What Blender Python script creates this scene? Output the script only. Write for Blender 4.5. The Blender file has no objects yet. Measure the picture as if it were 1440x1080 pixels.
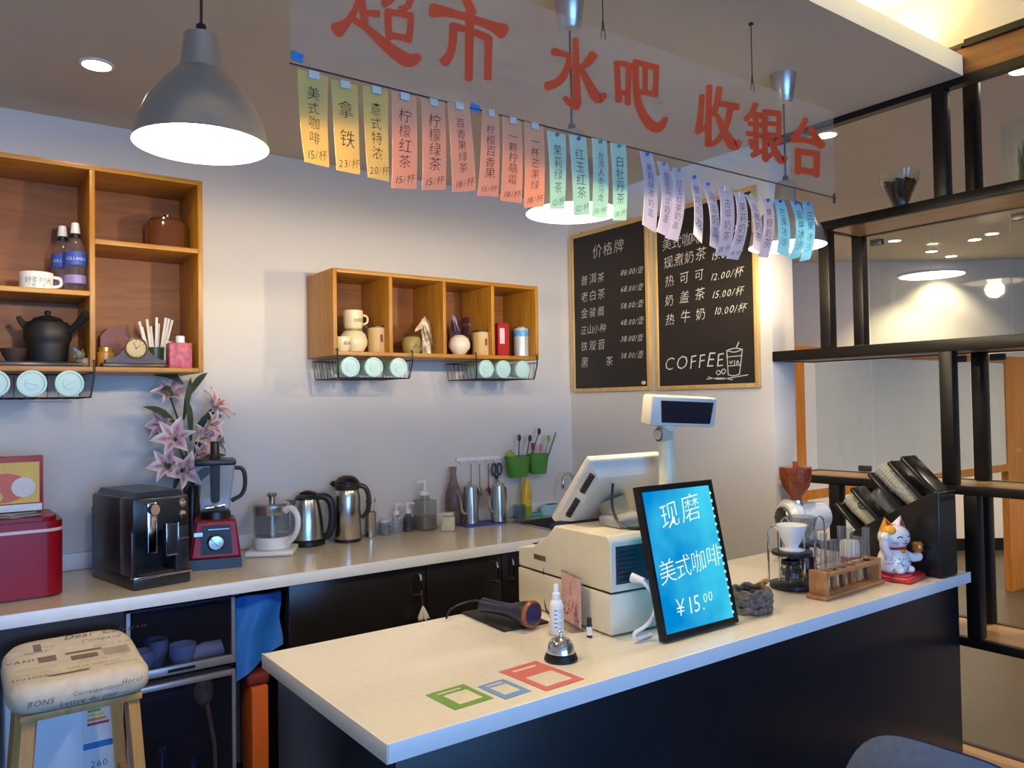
import bpy, bmesh, math, random
from mathutils import Vector, Matrix, Euler
random.seed(7)
sc = bpy.context.scene
COL = sc.collection
PI = math.pi

# ---------------------------------------------------------------- camera
F = 1114.4                       # focal length in pixels of the 1440 px wide frame
YAW, PITCH, ROLL = math.radians(36.15), math.radians(1.40), math.radians(-0.923)
CAM = Vector((0, 0, 1.54))
fw = Vector((math.sin(YAW)*math.cos(PITCH), math.cos(YAW)*math.cos(PITCH), math.sin(PITCH)))
r_ = Vector((math.cos(YAW), -math.sin(YAW), 0)); u_ = r_.cross(fw)
rt = r_*math.cos(ROLL) + u_*math.sin(ROLL)
up = u_*math.cos(ROLL) - r_*math.sin(ROLL)
cd = bpy.data.cameras.new('camera'); cam = bpy.data.objects.new('camera', cd); COL.objects.link(cam)
cam.matrix_world = Matrix(((rt.x, up.x, -fw.x, CAM.x), (rt.y, up.y, -fw.y, CAM.y), (rt.z, up.z, -fw.z, CAM.z), (0, 0, 0, 1)))
cd.sensor_width = 36; cd.lens = F/1440*36; cd.clip_start = 0.02
sc.camera = cam

# ---------------------------------------------------------------- view, world, lights
sc.view_settings.view_transform = 'Standard'; sc.view_settings.look = 'None'
sc.view_settings.gamma = 1; sc.view_settings.use_curve_mapping = False
sc.view_settings.exposure = 0.0
sc.cycles.transparent_max_bounces = 32
w = bpy.data.worlds.new('daylight'); sc.world = w; w.use_nodes = True
w.node_tree.nodes['Background'].inputs[0].default_value = (0.20, 0.46, 1.0, 1)
w.node_tree.nodes['Background'].inputs[1].default_value = 8.6

def lamp(kind, loc, energy, col, **k):
    d = bpy.data.lights.new('lamp_light', kind); d.energy = energy; d.color = col
    o = bpy.data.objects.new('lamp_light', d); COL.objects.link(o); o.location = loc
    for a, b in k.items():
        if a == 'rot': o.rotation_euler = b
        else: setattr(d, a, b)
    return o
WARM = (1.0, 0.82, 0.54)
COVE = (1.0, 0.86, 0.36)
lamp('AREA', (0.6, 0.5, 2.93), 6, COVE, shape='RECTANGLE', size=5.0, size_y=0.04, rot=(math.radians(82), 0, 0), spread=math.radians(40))   # unseen strip, added to brighten the front face of the dropped ceiling
lamp('AREA', (1.0, 1.46, 2.79), 38, COVE, shape='RECTANGLE', size=3.9, size_y=0.05, rot=(math.radians(150), 0, 0))   # cove strip on top of the dropped ceiling
for x, y in ((-0.9, -0.4), (0.6, -0.4), (2.0, -0.4), (-0.9, -1.7), (0.6, -1.7), (2.0, -1.7)):    # ceiling downlights of the hall behind the viewer
    lamp('SPOT', (x, y, 2.97), 14, WARM, spot_size=math.radians(120), spot_blend=0.7, shadow_soft_size=0.05)

# pixel -> place on a known plane of the room
def ray(px, py): return fw + rt*((px-720)/F) - up*((py-540)/F)
def hit(ax, v, px, py):
    d = ray(px, py); t = (v-CAM[ax])/d[ax]; return CAM + d*t
def X(v, px, py): return hit(0, v, px, py)
def Y(v, px, py): return hit(1, v, px, py)
def Z(v, px, py): return hit(2, v, px, py)
def mpp(p): return (Vector(p)-CAM).dot(fw)/F

# ---------------------------------------------------------------- materials
def lin(c):
    c = c/255
    return c/12.92 if c <= 0.04045 else ((c+0.055)/1.055)**2.4
def rgb(t): return (lin(t[0]), lin(t[1]), lin(t[2]), 1)
MATS = {}
def mat(name, col, rough=0.5, metal=0, var=0.06, scale=18, stretch=(1, 1, 1), emit=None, estr=0, bump=0, coat=0, sss=0):
    if name in MATS: return MATS[name]
    m = bpy.data.materials.new(name); m.use_nodes = True; n = m.node_tree.nodes; l = m.node_tree.links
    b = n['Principled BSDF']; b.inputs['Roughness'].default_value = rough; b.inputs['Metallic'].default_value = metal
    b.inputs['Coat Weight'].default_value = coat
    c = rgb(col)
    tc = n.new('ShaderNodeTexCoord'); mp = n.new('ShaderNodeMapping'); mp.inputs['Scale'].default_value = stretch
    nz = n.new('ShaderNodeTexNoise'); nz.inputs['Scale'].default_value = scale; nz.inputs['Detail'].default_value = 4
    l.new(tc.outputs['Object'], mp.inputs[0]); l.new(mp.outputs[0], nz.inputs[0])
    rp = n.new('ShaderNodeValToRGB'); rp.color_ramp.elements[0].position = 0.3; rp.color_ramp.elements[1].position = 0.7
    rp.color_ramp.elements[0].color = tuple(v*(1-var) for v in c[:3]) + (1,)
    rp.color_ramp.elements[1].color = tuple(min(1, v*(1+var)) for v in c[:3]) + (1,)
    l.new(nz.outputs[0], rp.inputs[0]); l.new(rp.outputs[0], b.inputs['Base Color'])
    if emit: b.inputs['Emission Color'].default_value = rgb(emit); b.inputs['Emission Strength'].default_value = estr
    if bump:
        bp = n.new('ShaderNodeBump'); bp.inputs['Strength'].default_value = bump; bp.inputs['Distance'].default_value = 0.002
        l.new(nz.outputs[0], bp.inputs['Height']); l.new(bp.outputs[0], b.inputs['Normal'])
    MATS[name] = m; return m
def glass(name, tint=(255, 255, 255), gloss=1.0, haze=0.0):
    """thin clear sheet: see-through with a fresnel reflection and a little surface haze"""
    if name in MATS: return MATS[name]
    m = bpy.data.materials.new(name); m.use_nodes = True; n = m.node_tree.nodes; l = m.node_tree.links
    n.remove(n['Principled BSDF']); out = n['Material Output']
    tr = n.new('ShaderNodeBsdfTransparent'); tr.inputs[0].default_value = rgb(tint)
    gl = n.new('ShaderNodeBsdfGlossy'); gl.inputs['Roughness'].default_value = 0.03
    df = n.new('ShaderNodeBsdfTranslucent'); df.inputs[0].default_value = rgb(tint)
    d2 = n.new('ShaderNodeBsdfDiffuse'); d2.inputs[0].default_value = rgb(tint)
    ad = n.new('ShaderNodeMixShader'); ad.inputs[0].default_value = 0.5; l.new(df.outputs[0], ad.inputs[1]); l.new(d2.outputs[0], ad.inputs[2])
    nz = n.new('ShaderNodeTexNoise'); nz.inputs['Scale'].default_value = 9
    mu = n.new('ShaderNodeMath'); mu.operation = 'MULTIPLY'; mu.inputs[1].default_value = haze*2; l.new(nz.outputs[0], mu.inputs[0])
    hz = n.new('ShaderNodeMixShader'); l.new(mu.outputs[0], hz.inputs[0]); l.new(tr.outputs[0], hz.inputs[1]); l.new(ad.outputs[0], hz.inputs[2])
    lw = n.new('ShaderNodeFresnel'); ge = n.new('ShaderNodeNewGeometry'); io = n.new('ShaderNodeMapRange'); io.inputs['To Min'].default_value = 1.45; io.inputs['To Max'].default_value = 1/1.45
    l.new(ge.outputs['Backfacing'], io.inputs['Value']); l.new(io.outputs['Result'], lw.inputs[0])
    m2 = n.new('ShaderNodeMath'); m2.operation = 'MULTIPLY'; m2.inputs[1].default_value = gloss; l.new(lw.outputs[0], m2.inputs[0])
    mx = n.new('ShaderNodeMixShader'); l.new(m2.outputs[0], mx.inputs[0]); l.new(hz.outputs[0], mx.inputs[1]); l.new(gl.outputs[0], mx.inputs[2])
    l.new(mx.outputs[0], out.inputs[0]); MATS[name] = m; return m
def wood(name, c1, c2, grain='x', rough=0.4, scale=6):
    if name in MATS: return MATS[name]
    m = bpy.data.materials.new(name); m.use_nodes = True; n = m.node_tree.nodes; l = m.node_tree.links
    b = n['Principled BSDF']; b.inputs['Roughness'].default_value = rough
    tc = n.new('ShaderNodeTexCoord'); mp = n.new('ShaderNodeMapping')
    s = {'x': (0.6, 7, 7), 'y': (7, 0.6, 7), 'z': (7, 7, 0.6)}[grain]; mp.inputs['Scale'].default_value = s
    nz = n.new('ShaderNodeTexNoise'); nz.inputs['Scale'].default_value = scale; nz.inputs['Detail'].default_value = 6; nz.inputs['Distortion'].default_value = 0.6
    rp = n.new('ShaderNodeValToRGB'); rp.color_ramp.elements[0].position = 0.3; rp.color_ramp.elements[1].position = 0.72
    rp.color_ramp.elements[0].color = rgb(c1); rp.color_ramp.elements[1].color = rgb(c2)
    l.new(tc.outputs['Object'], mp.inputs[0]); l.new(mp.outputs[0], nz.inputs[0]); l.new(nz.outputs[0], rp.inputs[0]); l.new(rp.outputs[0], b.inputs['Base Color'])
    MATS[name] = m; return m
def paper(name, col, thru=0.45):
    m = mat(name, col, 0.7, var=0.03); n = m.node_tree.nodes; l = m.node_tree.links; b = n['Principled BSDF']
    if 'Translucent BSDF' in n: return m
    t = n.new('ShaderNodeBsdfTranslucent'); x = n.new('ShaderNodeMixShader'); x.inputs[0].default_value = thru
    l.new(b.inputs['Base Color'].links[0].from_socket, t.inputs[0]); l.new(b.outputs[0], x.inputs[1]); l.new(t.outputs[0], x.inputs[2]); l.new(x.outputs[0], n['Material Output'].inputs[0]); return m
def glow(name, col, s):
    if name in MATS: return MATS[name]
    m = bpy.data.materials.new(name); m.use_nodes = True; n = m.node_tree.nodes; l = m.node_tree.links
    n.remove(n['Principled BSDF']); e = n.new('ShaderNodeEmission'); e.inputs[0].default_value = rgb(col); e.inputs[1].default_value = s
    l.new(e.outputs[0], n['Material Output'].inputs[0]); MATS[name] = m; return m

WALLM = mat('white_wall_paint', (214, 208, 200), 0.7, var=0.02, scale=3)
CEILM = mat('white_ceiling_paint', (210, 198, 180), 0.8, var=0.02, scale=3)
BAMB = wood('bamboo_board', (166, 108, 28), (194, 138, 46), 'x'); BAMBZ = wood('bamboo_upright', (166, 108, 28), (194, 138, 46), 'z')
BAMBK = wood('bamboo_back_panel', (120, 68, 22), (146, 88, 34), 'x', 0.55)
PINE = wood('pale_pine', (200, 160, 96), (222, 186, 122), 'x'); PINEZ = wood('pale_pine_upright', (200, 160, 96), (222, 186, 122), 'z')
ORWOOD = wood('orange_wood', (168, 98, 28), (196, 124, 44), 'z', 0.45)
DKWOOD = wood('brown_beam_wood', (120, 72, 34), (146, 92, 46), 'y', 0.5)
BLACKM = mat('black_metal', (26, 22, 20), 0.42, 0.0, var=0.1)
BLACKP = mat('black_plastic', (20, 20, 22), 0.35)
BLACKM.node_tree.nodes['Principled BSDF'].inputs['Specular IOR Level'].default_value = 0.25
DKGREY = mat('dark_grey_plastic', (46, 46, 50), 0.4)
WHITEP = mat('white_plastic', (232, 230, 226), 0.35, var=0.02)
CREAM = mat('cream_plastic', (226, 214, 184), 0.42, var=0.03)
CREAMD = mat('cream_plastic_darker', (190, 180, 160), 0.5, var=0.03)
STONE = mat('white_stone_top', (226, 216, 200), 0.16, var=0.03, scale=60)
STONEB = mat('beige_stone_top', (206, 194, 174), 0.14, var=0.05, scale=40)
STONEE = mat('white_stone_edge', (232, 232, 232), 0.3, var=0.02)
CHROME = mat('chrome', (225, 225, 228), 0.1, 1, var=0.02)
STEEL = mat('brushed_steel', (196, 194, 188), 0.22, 1, var=0.05, stretch=(1, 1, 12))
ALU = mat('spun_aluminium', (200, 198, 194), 0.3, 0.9, var=0.06, stretch=(1, 1, 30))
REDG = mat('red_gloss', (136, 12, 26), 0.3, 0.0, var=0.05); REDG.node_tree.nodes['Principled BSDF'].inputs['Specular IOR Level'].default_value = 0.3
GLS = glass('clear_glass', (245, 250, 250)); GLSP = glass('plate_glass', (240, 244, 242), 0.8)
CARB = mat('pale_mint_plastic', (160, 208, 200), 0.4, var=0.04)
PORC = mat('white_porcelain', (236, 234, 228), 0.2, var=0.02)
CRP = mat('cream_porcelain', (226, 208, 164), 0.3, var=0.05)
INK = mat('black_ink', (26, 26, 30), 0.6)
CHALK = mat('white_chalk', (215, 212, 205), 0.9, var=0.25, scale=120)
GREENP = mat('green_plastic', (76, 134, 48), 0.45)

# ---------------------------------------------------------------- mesh builder
class MB:
    def __init__(s): s.v = []; s.f = []; s.m = []
    def add(s, vs, fs, mi=0, M=None):
        o = len(s.v)
        s.v += [tuple(M @ Vector(p)) if M else tuple(p) for p in vs]
        s.f += [tuple(i+o for i in f) for f in fs]; s.m += [mi]*len(fs); return s
    def box(s, c, d, rot=None, bev=0, mi=0, seg=2, M=None):
        T = Matrix.Translation(c)
        if rot: T = T @ Euler(rot).to_matrix().to_4x4()
        if M: T = M @ T
        bm = bmesh.new(); bmesh.ops.create_cube(bm, size=1)
        for v in bm.verts: v.co = Vector((v.co.x*d[0], v.co.y*d[1], v.co.z*d[2]))
        if bev: bmesh.ops.bevel(bm, geom=bm.edges[:], offset=min(bev, min(d)*0.49), segments=seg, affect='EDGES', profile=0.5)
        bm.verts.index_update()
        s.add([v.co for v in bm.verts], [[v.index for v in f.verts] for f in bm.faces], mi, T); bm.free(); return s
    def b2(s, a, b, bev=0, mi=0, seg=2):   # box from corner to corner
        return s.box([(a[i]+b[i])/2 for i in range(3)], [abs(b[i]-a[i]) for i in range(3)], None, bev, mi, seg)
    def lathe(s, prof, loc=(0, 0, 0), seg=28, rot=None, mi=0, sc_=(1, 1, 1), M=None, cap=True):
        T = Matrix.Translation(loc)
        if rot is not None: T = T @ (Euler(rot).to_matrix().to_4x4() if not isinstance(rot, Matrix) else rot)
        if M: T = M @ T
        vs = []; fs = []
        for r, z in prof:
            for k in range(seg):
                a = 2*PI*k/seg; vs.append((r*math.cos(a)*sc_[0], r*math.sin(a)*sc_[1], z*sc_[2]))
        for i in range(len(prof)-1):
            for k in range(seg):
                k2 = (k+1) % seg; fs.append((i*seg+k, i*seg+k2, (i+1)*seg+k2, (i+1)*seg+k))
        if len(prof) == 2 and prof[0][0] == prof[1][0]: cap = False
        if cap and prof[0][0] > 1e-6: fs.append(tuple(range(seg-1, -1, -1)))
        if cap and prof[-1][0] > 1e-6: fs.append(tuple((len(prof)-1)*seg+k for k in range(seg)))
        return s.add(vs, fs, mi, T)
    def shell(s, prof, t=0.002, **k):      # open-topped wall: profile up the outside, back down the inside
        p = list(prof) + [(max(r-t, 0.0005), z+(t if i == len(prof)-1 else 0)) for i, (r, z) in enumerate(reversed(prof))]
        return s.lathe(p, **k)
    def cyl(s, a, b, r, r2=None, seg=16, mi=0):
        a = Vector(a); b = Vector(b); d = b-a; L = d.length
        R = d.to_track_quat('Z', 'Y').to_matrix().to_4x4()
        return s.lathe([(r, 0), (r if r2 is None else r2, L)], a, seg, R, mi)
    def ball(s, c, r, seg=16, mi=0, sc_=(1, 1, 1), rot=None):
        n = max(6, seg//2)
        return s.lathe([(max(1e-5, r*math.sin(PI*i/n)), -r*math.cos(PI*i/n)) for i in range(n+1)], c, seg, rot, mi, sc_)
    def tube(s, pts, r, seg=8, mi=0, smooth=0, closed=False):
        P = [Vector(p) for p in pts]; rr = r if isinstance(r, (list, tuple)) else [r]*len(P)
        for _ in range(smooth):
            Q = [P[0]]; q = [rr[0]]
            for i in range(len(P)-1):
                Q += [P[i]*0.75+P[i+1]*0.25, P[i]*0.25+P[i+1]*0.75]; q += [rr[i]*0.75+rr[i+1]*0.25, rr[i]*0.25+rr[i+1]*0.75]
            Q.append(P[-1]); q.append(rr[-1]); P = Q; rr = q
        n = len(P); vs = []; fs = []; prev = None
        for i in range(n):
            t = (P[(i+1) % n]-P[i-1]) if closed else (P[min(i+1, n-1)]-P[max(i-1, 0)])
            t.normalize()
            if prev is None:
                a = t.cross(Vector((0, 0, 1)))
                if a.length < 0.05: a = t.cross(Vector((0, 1, 0)))
            else: a = prev - t*prev.dot(t)
            a.normalize(); b = t.cross(a); prev = a
            for k in range(seg):
                an = 2*PI*k/seg; vs.append(P[i] + (a*math.cos(an)+b*math.sin(an))*rr[i])
        for i in range(n if closed else n-1):
            j = (i+1) % n
            for k in range(seg):
                k2 = (k+1) % seg; fs.append((i*seg+k, i*seg+k2, j*seg+k2, j*seg+k))
        if not closed: fs += [tuple(range(seg-1, -1, -1)), tuple((n-1)*seg+k for k in range(seg))]
        return s.add(vs, fs, mi)
    def prism(s, outl, a, b, axis='y', mi=0):   # 2-D outline extruded along an axis from a to b
        def P(p, t): return {'y': (p[0], t, p[1]), 'x': (t, p[0], p[1]), 'z': (p[0], p[1], t)}[axis]
        n = len(outl); vs = [P(p, a) for p in outl] + [P(p, b) for p in outl]
        fs = [tuple(range(n)), tuple(range(2*n-1, n-1, -1))] + [(i, (i+1) % n, n+(i+1) % n, n+i) for i in range(n)]
        return s.add(vs, fs, mi)
    def sheet(s, fn, nu, nv, mi=0, t=None):     # fn(u, v) -> point; t = thickness vector
        vs = [fn(i/nu, j/nv) for j in range(nv+1) for i in range(nu+1)]
        fs = [(j*(nu+1)+i, j*(nu+1)+i+1, (j+1)*(nu+1)+i+1, (j+1)*(nu+1)+i) for j in range(nv) for i in range(nu)]
        if t is not None:
            n = len(vs); t = Vector(t); vs += [Vector(v)+t for v in vs]; fs2 = [tuple(n+i for i in reversed(f)) for f in fs]
            ring = [i for i in range(nu+1)] + [j*(nu+1)+nu for j in range(1, nv+1)] + [nv*(nu+1)+i for i in range(nu-1, -1, -1)] + [j*(nu+1) for j in range(nv-1, 0, -1)]
            fs = fs + fs2 + [(ring[i], n+ring[i], n+ring[(i+1) % len(ring)], ring[(i+1) % len(ring)]) for i in range(len(ring))]
        return s.add(vs, fs, mi)
    def build(s, name, m, parent=None, loc=None, rz=0, ang=35):
        me = bpy.data.meshes.new(name); me.from_pydata(s.v, [], s.f); me.validate()
        for mm in (m if isinstance(m, (list, tuple)) else [m]): me.materials.append(mm)
        if len(me.polygons) == len(s.m): me.polygons.foreach_set('material_index', s.m)
        bm = bmesh.new(); bm.from_mesh(me); bmesh.ops.recalc_face_normals(bm, faces=bm.faces[:]); bm.to_mesh(me); bm.free()
        me.polygons.foreach_set('use_smooth', [True]*len(me.polygons)); me.set_sharp_from_angle(angle=math.radians(ang)); me.update()
        o = bpy.data.objects.new(name, me); COL.objects.link(o)
        if parent: o.parent = parent
        if loc is not None: o.location = loc
        if rz: o.rotation_euler.z = rz
        return o
def thing(name, label, cat, loc=(0, 0, 0), rz=0, group=None):
    o = bpy.data.objects.new(name, None); COL.objects.link(o); o.empty_display_size = 0.05
    o.location = loc; o.rotation_euler.z = rz; return tag(o, label, cat, group)
def tag(o, label, cat, group=None, kind=None):
    o['label'] = label; o['category'] = cat
    if group: o['group'] = group
    if kind: o['kind'] = kind
    return o
def struct(mb, name, m, parent=None, **k):
    o = mb.build(name, m, parent, **k)
    if parent is None: o['kind'] = 'structure'
    return o
def dup(o, loc=None, rz=None, label=None):
    c = o.copy(); COL.objects.link(c)
    if loc is not None: c.location = loc
    if rz is not None: c.rotation_euler.z = rz
    if label: c['label'] = label
    for ch in list(o.children):
        d = ch.copy(); COL.objects.link(d); d.parent = c
        for g in list(ch.children):
            e = g.copy(); COL.objects.link(e); e.parent = d
    return c

# ---------------------------------------------------------------- writing
GL = {}
def glyph(ch):
    if ch not in GL:
        cu = bpy.data.curves.new('t', 'FONT'); cu.body = ch; cu.resolution_u = 2; cu.offset = -0.011
        o = bpy.data.objects.new('t', cu); COL.objects.link(o)
        dg = bpy.context.evaluated_depsgraph_get(); me = bpy.data.meshes.new_from_object(o.evaluated_get(dg))
        GL[ch] = ([tuple(v.co) for v in me.vertices], [tuple(p.vertices) for p in me.polygons])
        bpy.data.objects.remove(o); bpy.data.curves.remove(cu); bpy.data.meshes.remove(me)
    return GL[ch]
def write(mb, s, fn, x, y, size, mi=0, adv=None, slant=0.0, jit=0.0, thick=1.0):
    """lay the characters of s out from x, y; fn maps flat (x, y) to the surface"""
    for ch in s:
        if ch == ' ': x += size*(adv or 0.5); continue
        vs, fs = glyph(ch)
        if not vs: continue
        wd = max(v[0] for v in vs); cj = ord(ch) > 0x2000
        ja = random.uniform(-jit, jit); k = size*random.uniform(1-jit, 1+jit*0.6)
        out = []
        for v in vs:
            a, b = v[0]-0.45, v[1]-0.35
            a, b = a*math.cos(ja)-b*math.sin(ja), a*math.sin(ja)+b*math.cos(ja)
            a += 0.45 + slant*b; b += 0.35
            out.append(fn(x+a*k, y+b*k))
        mb.add(out, fs, mi)
        x += size*(adv if (adv and cj) else (1.0 if cj else wd+0.12))
    return x
def stroke(mb, pts, fn, mi=0, bold=1.0):
    """brush stroke: pts = (x, y, width) in surface units; drawn as a ribbon with round ends"""
    P = [(Vector((p[0], p[1])), p[2]*bold) for p in pts]
    for _ in range(2):
        if len(P) < 3: break
        Q = [P[0]]
        for i in range(len(P)-1):
            (a, wa), (b, wb) = P[i], P[i+1]
            Q += [(a*0.75+b*0.25, wa*0.75+wb*0.25), (a*0.25+b*0.75, wa*0.25+wb*0.75)]
        P = Q+[P[-1]]
    L = []; Rr = []
    for i, (p, wd) in enumerate(P):
        t = P[min(i+1, len(P)-1)][0]-P[max(i-1, 0)][0]; t.normalize(); nn = Vector((-t.y, t.x))*wd/2
        if i == 0:
            for k in range(1, 5): a = PI/2*k/5; L.append(p+nn*math.sin(a)-t*wd/2*math.cos(a)*0.6); Rr.append(p-nn*math.sin(a)-t*wd/2*math.cos(a)*0.6)
        L.append(p+nn); Rr.append(p-nn)
        if i == len(P)-1:
            for k in range(4, 0, -1): a = PI/2*k/5; L.append(p+nn*math.sin(a)+t*wd/2*math.cos(a)*0.6); Rr.append(p-nn*math.sin(a)+t*wd/2*math.cos(a)*0.6)
    n = len(L)
    mb.add([fn(q.x, q.y) for q in L+Rr], [(i, i+1, n+i+1, n+i) for i in range(n-1)], mi)
# ================================================================ the setting
FLOORM = mat('grey_brown_floor', (64, 56, 46), 0.35, var=0.12, scale=5)
m = MB(); m.b2((-2.6, -5.1, -0.1), (10.1, 12, 0)); struct(m, 'floor', FLOORM)
m = MB(); m.b2((-2.5, 1.31, 2.69), (2.985, 3.6, 2.763)); struct(m, 'ceiling', CEILM)
m = MB(); m.b2((-2.6, -5.1, 3.02), (3.0, 1.75, 3.1)); m.b2((-2.5, 1.75, 2.763), (2.985, 1.83, 3.1)); struct(m, 'ceiling_2', CEILM)
m = MB(); m.b2((3.03, -5.1, 2.91), (10.1, 12, 3.0)); struct(m, 'ceiling_3', CEILM)
m = MB(); m.b2((-2.6, 3.525, 0), (3.0, 3.62, 3.1)); struct(m, 'wall_back', WALLM)
m = MB(); m.b2((3.0, 2.147, 0), (3.165, 8.2, 3.1), 0.006); struct(m, 'wall_right', WALLM)
m = MB(); m.b2((-2.6, -5.1, 0), (-2.5, 3.6, 3.1)); struct(m, 'wall_left', WALLM)
m = MB(); m.b2((-2.5, -5.1, 0), (2.9, -5.0, 0.15)); m.b2((-2.5, -5.1, 2.55), (2.9, -5.0, 3.1)); m.b2((2.9, -5.1, 0), (10.1, -5.0, 3.1))
struct(m, 'wall_front', WALLM)
m = MB()
for x in (-2.46, -0.7, 1.1, 2.86): m.b2((x-0.03, -5.08, 0.15), (x+0.03, -5.02, 2.55))
struct(m, 'window_1', BLACKM)
m = MB(); m.b2((9.0, -5.0, 0), (9.1, 3.4, 3.0)); struct(m, 'wall_far_right', WALLM)
c = Vector((math.sin(YAW), math.cos(YAW), 0))*8.0 + Vector((2.2*math.cos(YAW), -2.2*math.sin(YAW), 0))
m = MB(); m.box((0, 0, 1.5), (13, 0.1, 3.0)); struct(m, 'wall_far', WALLM, loc=(c.x, c.y, 0), rz=-YAW)
m = MB(); m.box((0, -0.062, 0.06), (12.6, 0.02, 0.12)); struct(m, 'baseboard_far', BLACKM, loc=(c.x, c.y, 0), rz=-YAW)
# beam over the display rack, with black trims
m = MB(); m.b2((2.992, -4.9, 2.695), (3.025, 2.145, 2.79)); struct(m, 'trim_1', DKWOOD)
m = MB(); m.b2((2.988, -4.9, 2.665), (3.03, 2.145, 2.695)); m.b2((2.975, -4.9, 2.79), (3.03, 1.3, 2.815)); struct(m, 'trim_2', BLACKM)
m = MB(); m.b2((2.998, -4.9, 2.815), (3.025, 2.145, 3.1)); struct(m, 'trim_3', WALLM)
m = MB(); m.b2((0.8, 3.505, 0.92), (2.995, 3.525, 0.985), 0.003); m.b2((-0.6, 3.505, 0.92), (0.8, 3.525, 0.985), 0.003); struct(m, 'trim_4', STONEE)

# light fittings let into the ceilings
def downlight(p, label, group=None, r=0.045, power=10, size=100, tilt=None, gl=40):
    t = thing('downlight', label, 'ceiling light', p, 0, group)
    mb = MB(); mb.lathe([(r*1.18, 0.004), (r*1.18, -0.006), (r*0.98, -0.007), (r*0.98, 0.001)], seg=24); mb.build('trim_ring', WHITEP, t)
    mb = MB(); mb.lathe([(0, -0.003), (r*0.97, -0.003), (r*0.97, 0.0)], seg=24); mb.build('lens', glow('downlight_lens_glow', (255, 236, 196), gl), t)
    l = lamp('SPOT', (p[0], p[1], p[2]-0.015), power, WARM, spot_size=math.radians(size), spot_blend=0.6, shadow_soft_size=0.03)
    if tilt: l.rotation_euler = tilt
    l.parent = t; l.location = (0, 0, -0.015)
p = Z(2.69, 136, 90); downlight((p.x, p.y, 2.69), 'round recessed downlight glowing in the ceiling above the left cube shelf', power=7, size=140)
for px, py, pw in ((1258, 338, 110), (1310, 353, 110), (1338, 369, 70), (1395, 328, 90), (1438, 97, 80), (1372, 379, 9), (1162, 189, 70)):
    q = Z(2.91, px, py)
    if q.length > 12.5: q = q*(12.0/q.length); q.z = 2.91
    d = (q.xy).dot(Vector((math.sin(YAW), math.cos(YAW))))
    if d > (7.0 if px == 1372 else 7.75): q = Vector((q.x*(6.9 if px == 1372 else 7.7)/d, q.y*(6.9 if px == 1372 else 7.7)/d, 2.91))
    nm = {1258: 'leftmost far ceiling downlight seen through the glass, just under the top shelf', 1310: 'second far ceiling downlight seen through the glass from the left',
          1338: 'far ceiling downlight close over the brightly lit patch of wall', 1395: 'small far ceiling downlight beside the upright edge of the glass',
          1438: 'bright downlight on the far ceiling at the upper right above the rack', 1162: 'bright far ceiling downlight seen through the right end of the hanging sign', 1372: 'faint farthest downlight right of the lit wall patch'}[px]
    downlight(q, nm, 'downlights of the room beyond', 0.05, pw, 110)

for x, y in ((4.6, 0.6), (6.0, 1.2), (5.4, -0.8), (7.6, 1.4), (4.4, 4.6), (5.2, 6.0)): lamp('SPOT', (x, y, 2.88), 150, WARM, spot_size=math.radians(140), spot_blend=0.8, shadow_soft_size=0.06)   # unseen spots, added to brighten what shows behind the rack
for px, py, wpx, s_, lab in ((1310, 388, 88, 9, 'flat white disc lamp hanging in the room beyond, above the bright wall patch'),):
    q = CAM + ray(px, py)*6.2; r = wpx*mpp(q)/2
    t = thing('disc_lamp', lab, 'lamp', q)
    m = MB(); m.lathe([(r*0.94, 0.002), (r, 0.006), (r, 0.022), (r*0.3, 0.034), (0, 0.034)], seg=40, cap=False); m.build('lamp_shade', PORC, t)
    m = MB(); m.lathe([(0, 0.003), (r*0.95, 0.003), (r*0.95, 0.006)], seg=40); m.build('diffuser', glow('disc_glow_%d' % px, (255, 240, 210), s_), t)
    m = MB(); m.cyl((0, 0, 0.03), (0, 0, 2.91-q.z), 0.003, seg=8); m.build('cord', WHITEP, t)
# wood-framed white partition in the room beyond
t = thing('partition', 'white partition board with orange wood frame seen through the black rack', 'partition', (0, 0, 0))
yP = 2.75; a = Y(yP, 1119, 600); a2 = Y(yP, 1133, 600); b = Y(yP, 1416, 600); zt = 1.80; zb = Y(yP, 1180, 697).z; zb2 = Y(yP, 1180, 684).z
m = MB(); m.b2((a2.x, yP+0.01, zb), (b.x, yP+0.03, zt)); m.build('panel', mat('off_white_board', (206, 200, 194), 0.4, var=0.02), t)
m = MB(); m.b2((a.x, yP, 0), (a2.x, yP+0.05, zt+0.05)); m.build('post', ORWOOD, t)
m = MB(); m.b2((b.x, yP, 0), (b.x+0.5, yP+0.05, zt+0.05)); m.build('post', ORWOOD, t)
m = MB(); m.b2((a2.x, yP, zb), (b.x, yP+0.04, zb2)); m.b2((a2.x, yP, zt), (b.x, yP+0.04, zt+0.05)); m.build('rail', ORWOOD, t)

# ================================================================ display rack of black steel on the right
RX0, RX1 = 2.985, 3.285
rack = thing('display_rack', 'open black steel display rack with wooden shelves standing right of the counter', 'rack', (RX0, 1.4, 0))
SHU = wood('rack_shelf_wood', (134, 100, 66), (168, 132, 92), 'y', 0.35)
for i, (z, y1, th) in enumerate(((2.2555, 1.905, 0.037), (1.727, 2.14, 0.045), (1.201, 2.12, 0.032), (0.66, 2.12, 0.032), (0.17, 2.12, 0.03))):
    m = MB(); m.b2((0.025, -1.6, z-th/2+0.004), (0.275, y1-1.43, z+th/2-0.003), 0, 0)
    s = m.build('shelf', SHU, rack)
    m = MB(); e = 0.03
    m.b2((0, -1.6, z-th/2), (e, y1-1.4, z+th/2), 0.003); m.b2((0.27, -1.6, z-th/2), (0.30, y1-1.4, z+th/2), 0.003); m.b2((e, y1-1.43, z-th/2), (0.27, y1-1.4, z+th/2), 0.003)
    m.build('edge_frame', BLACKM, s)
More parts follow.
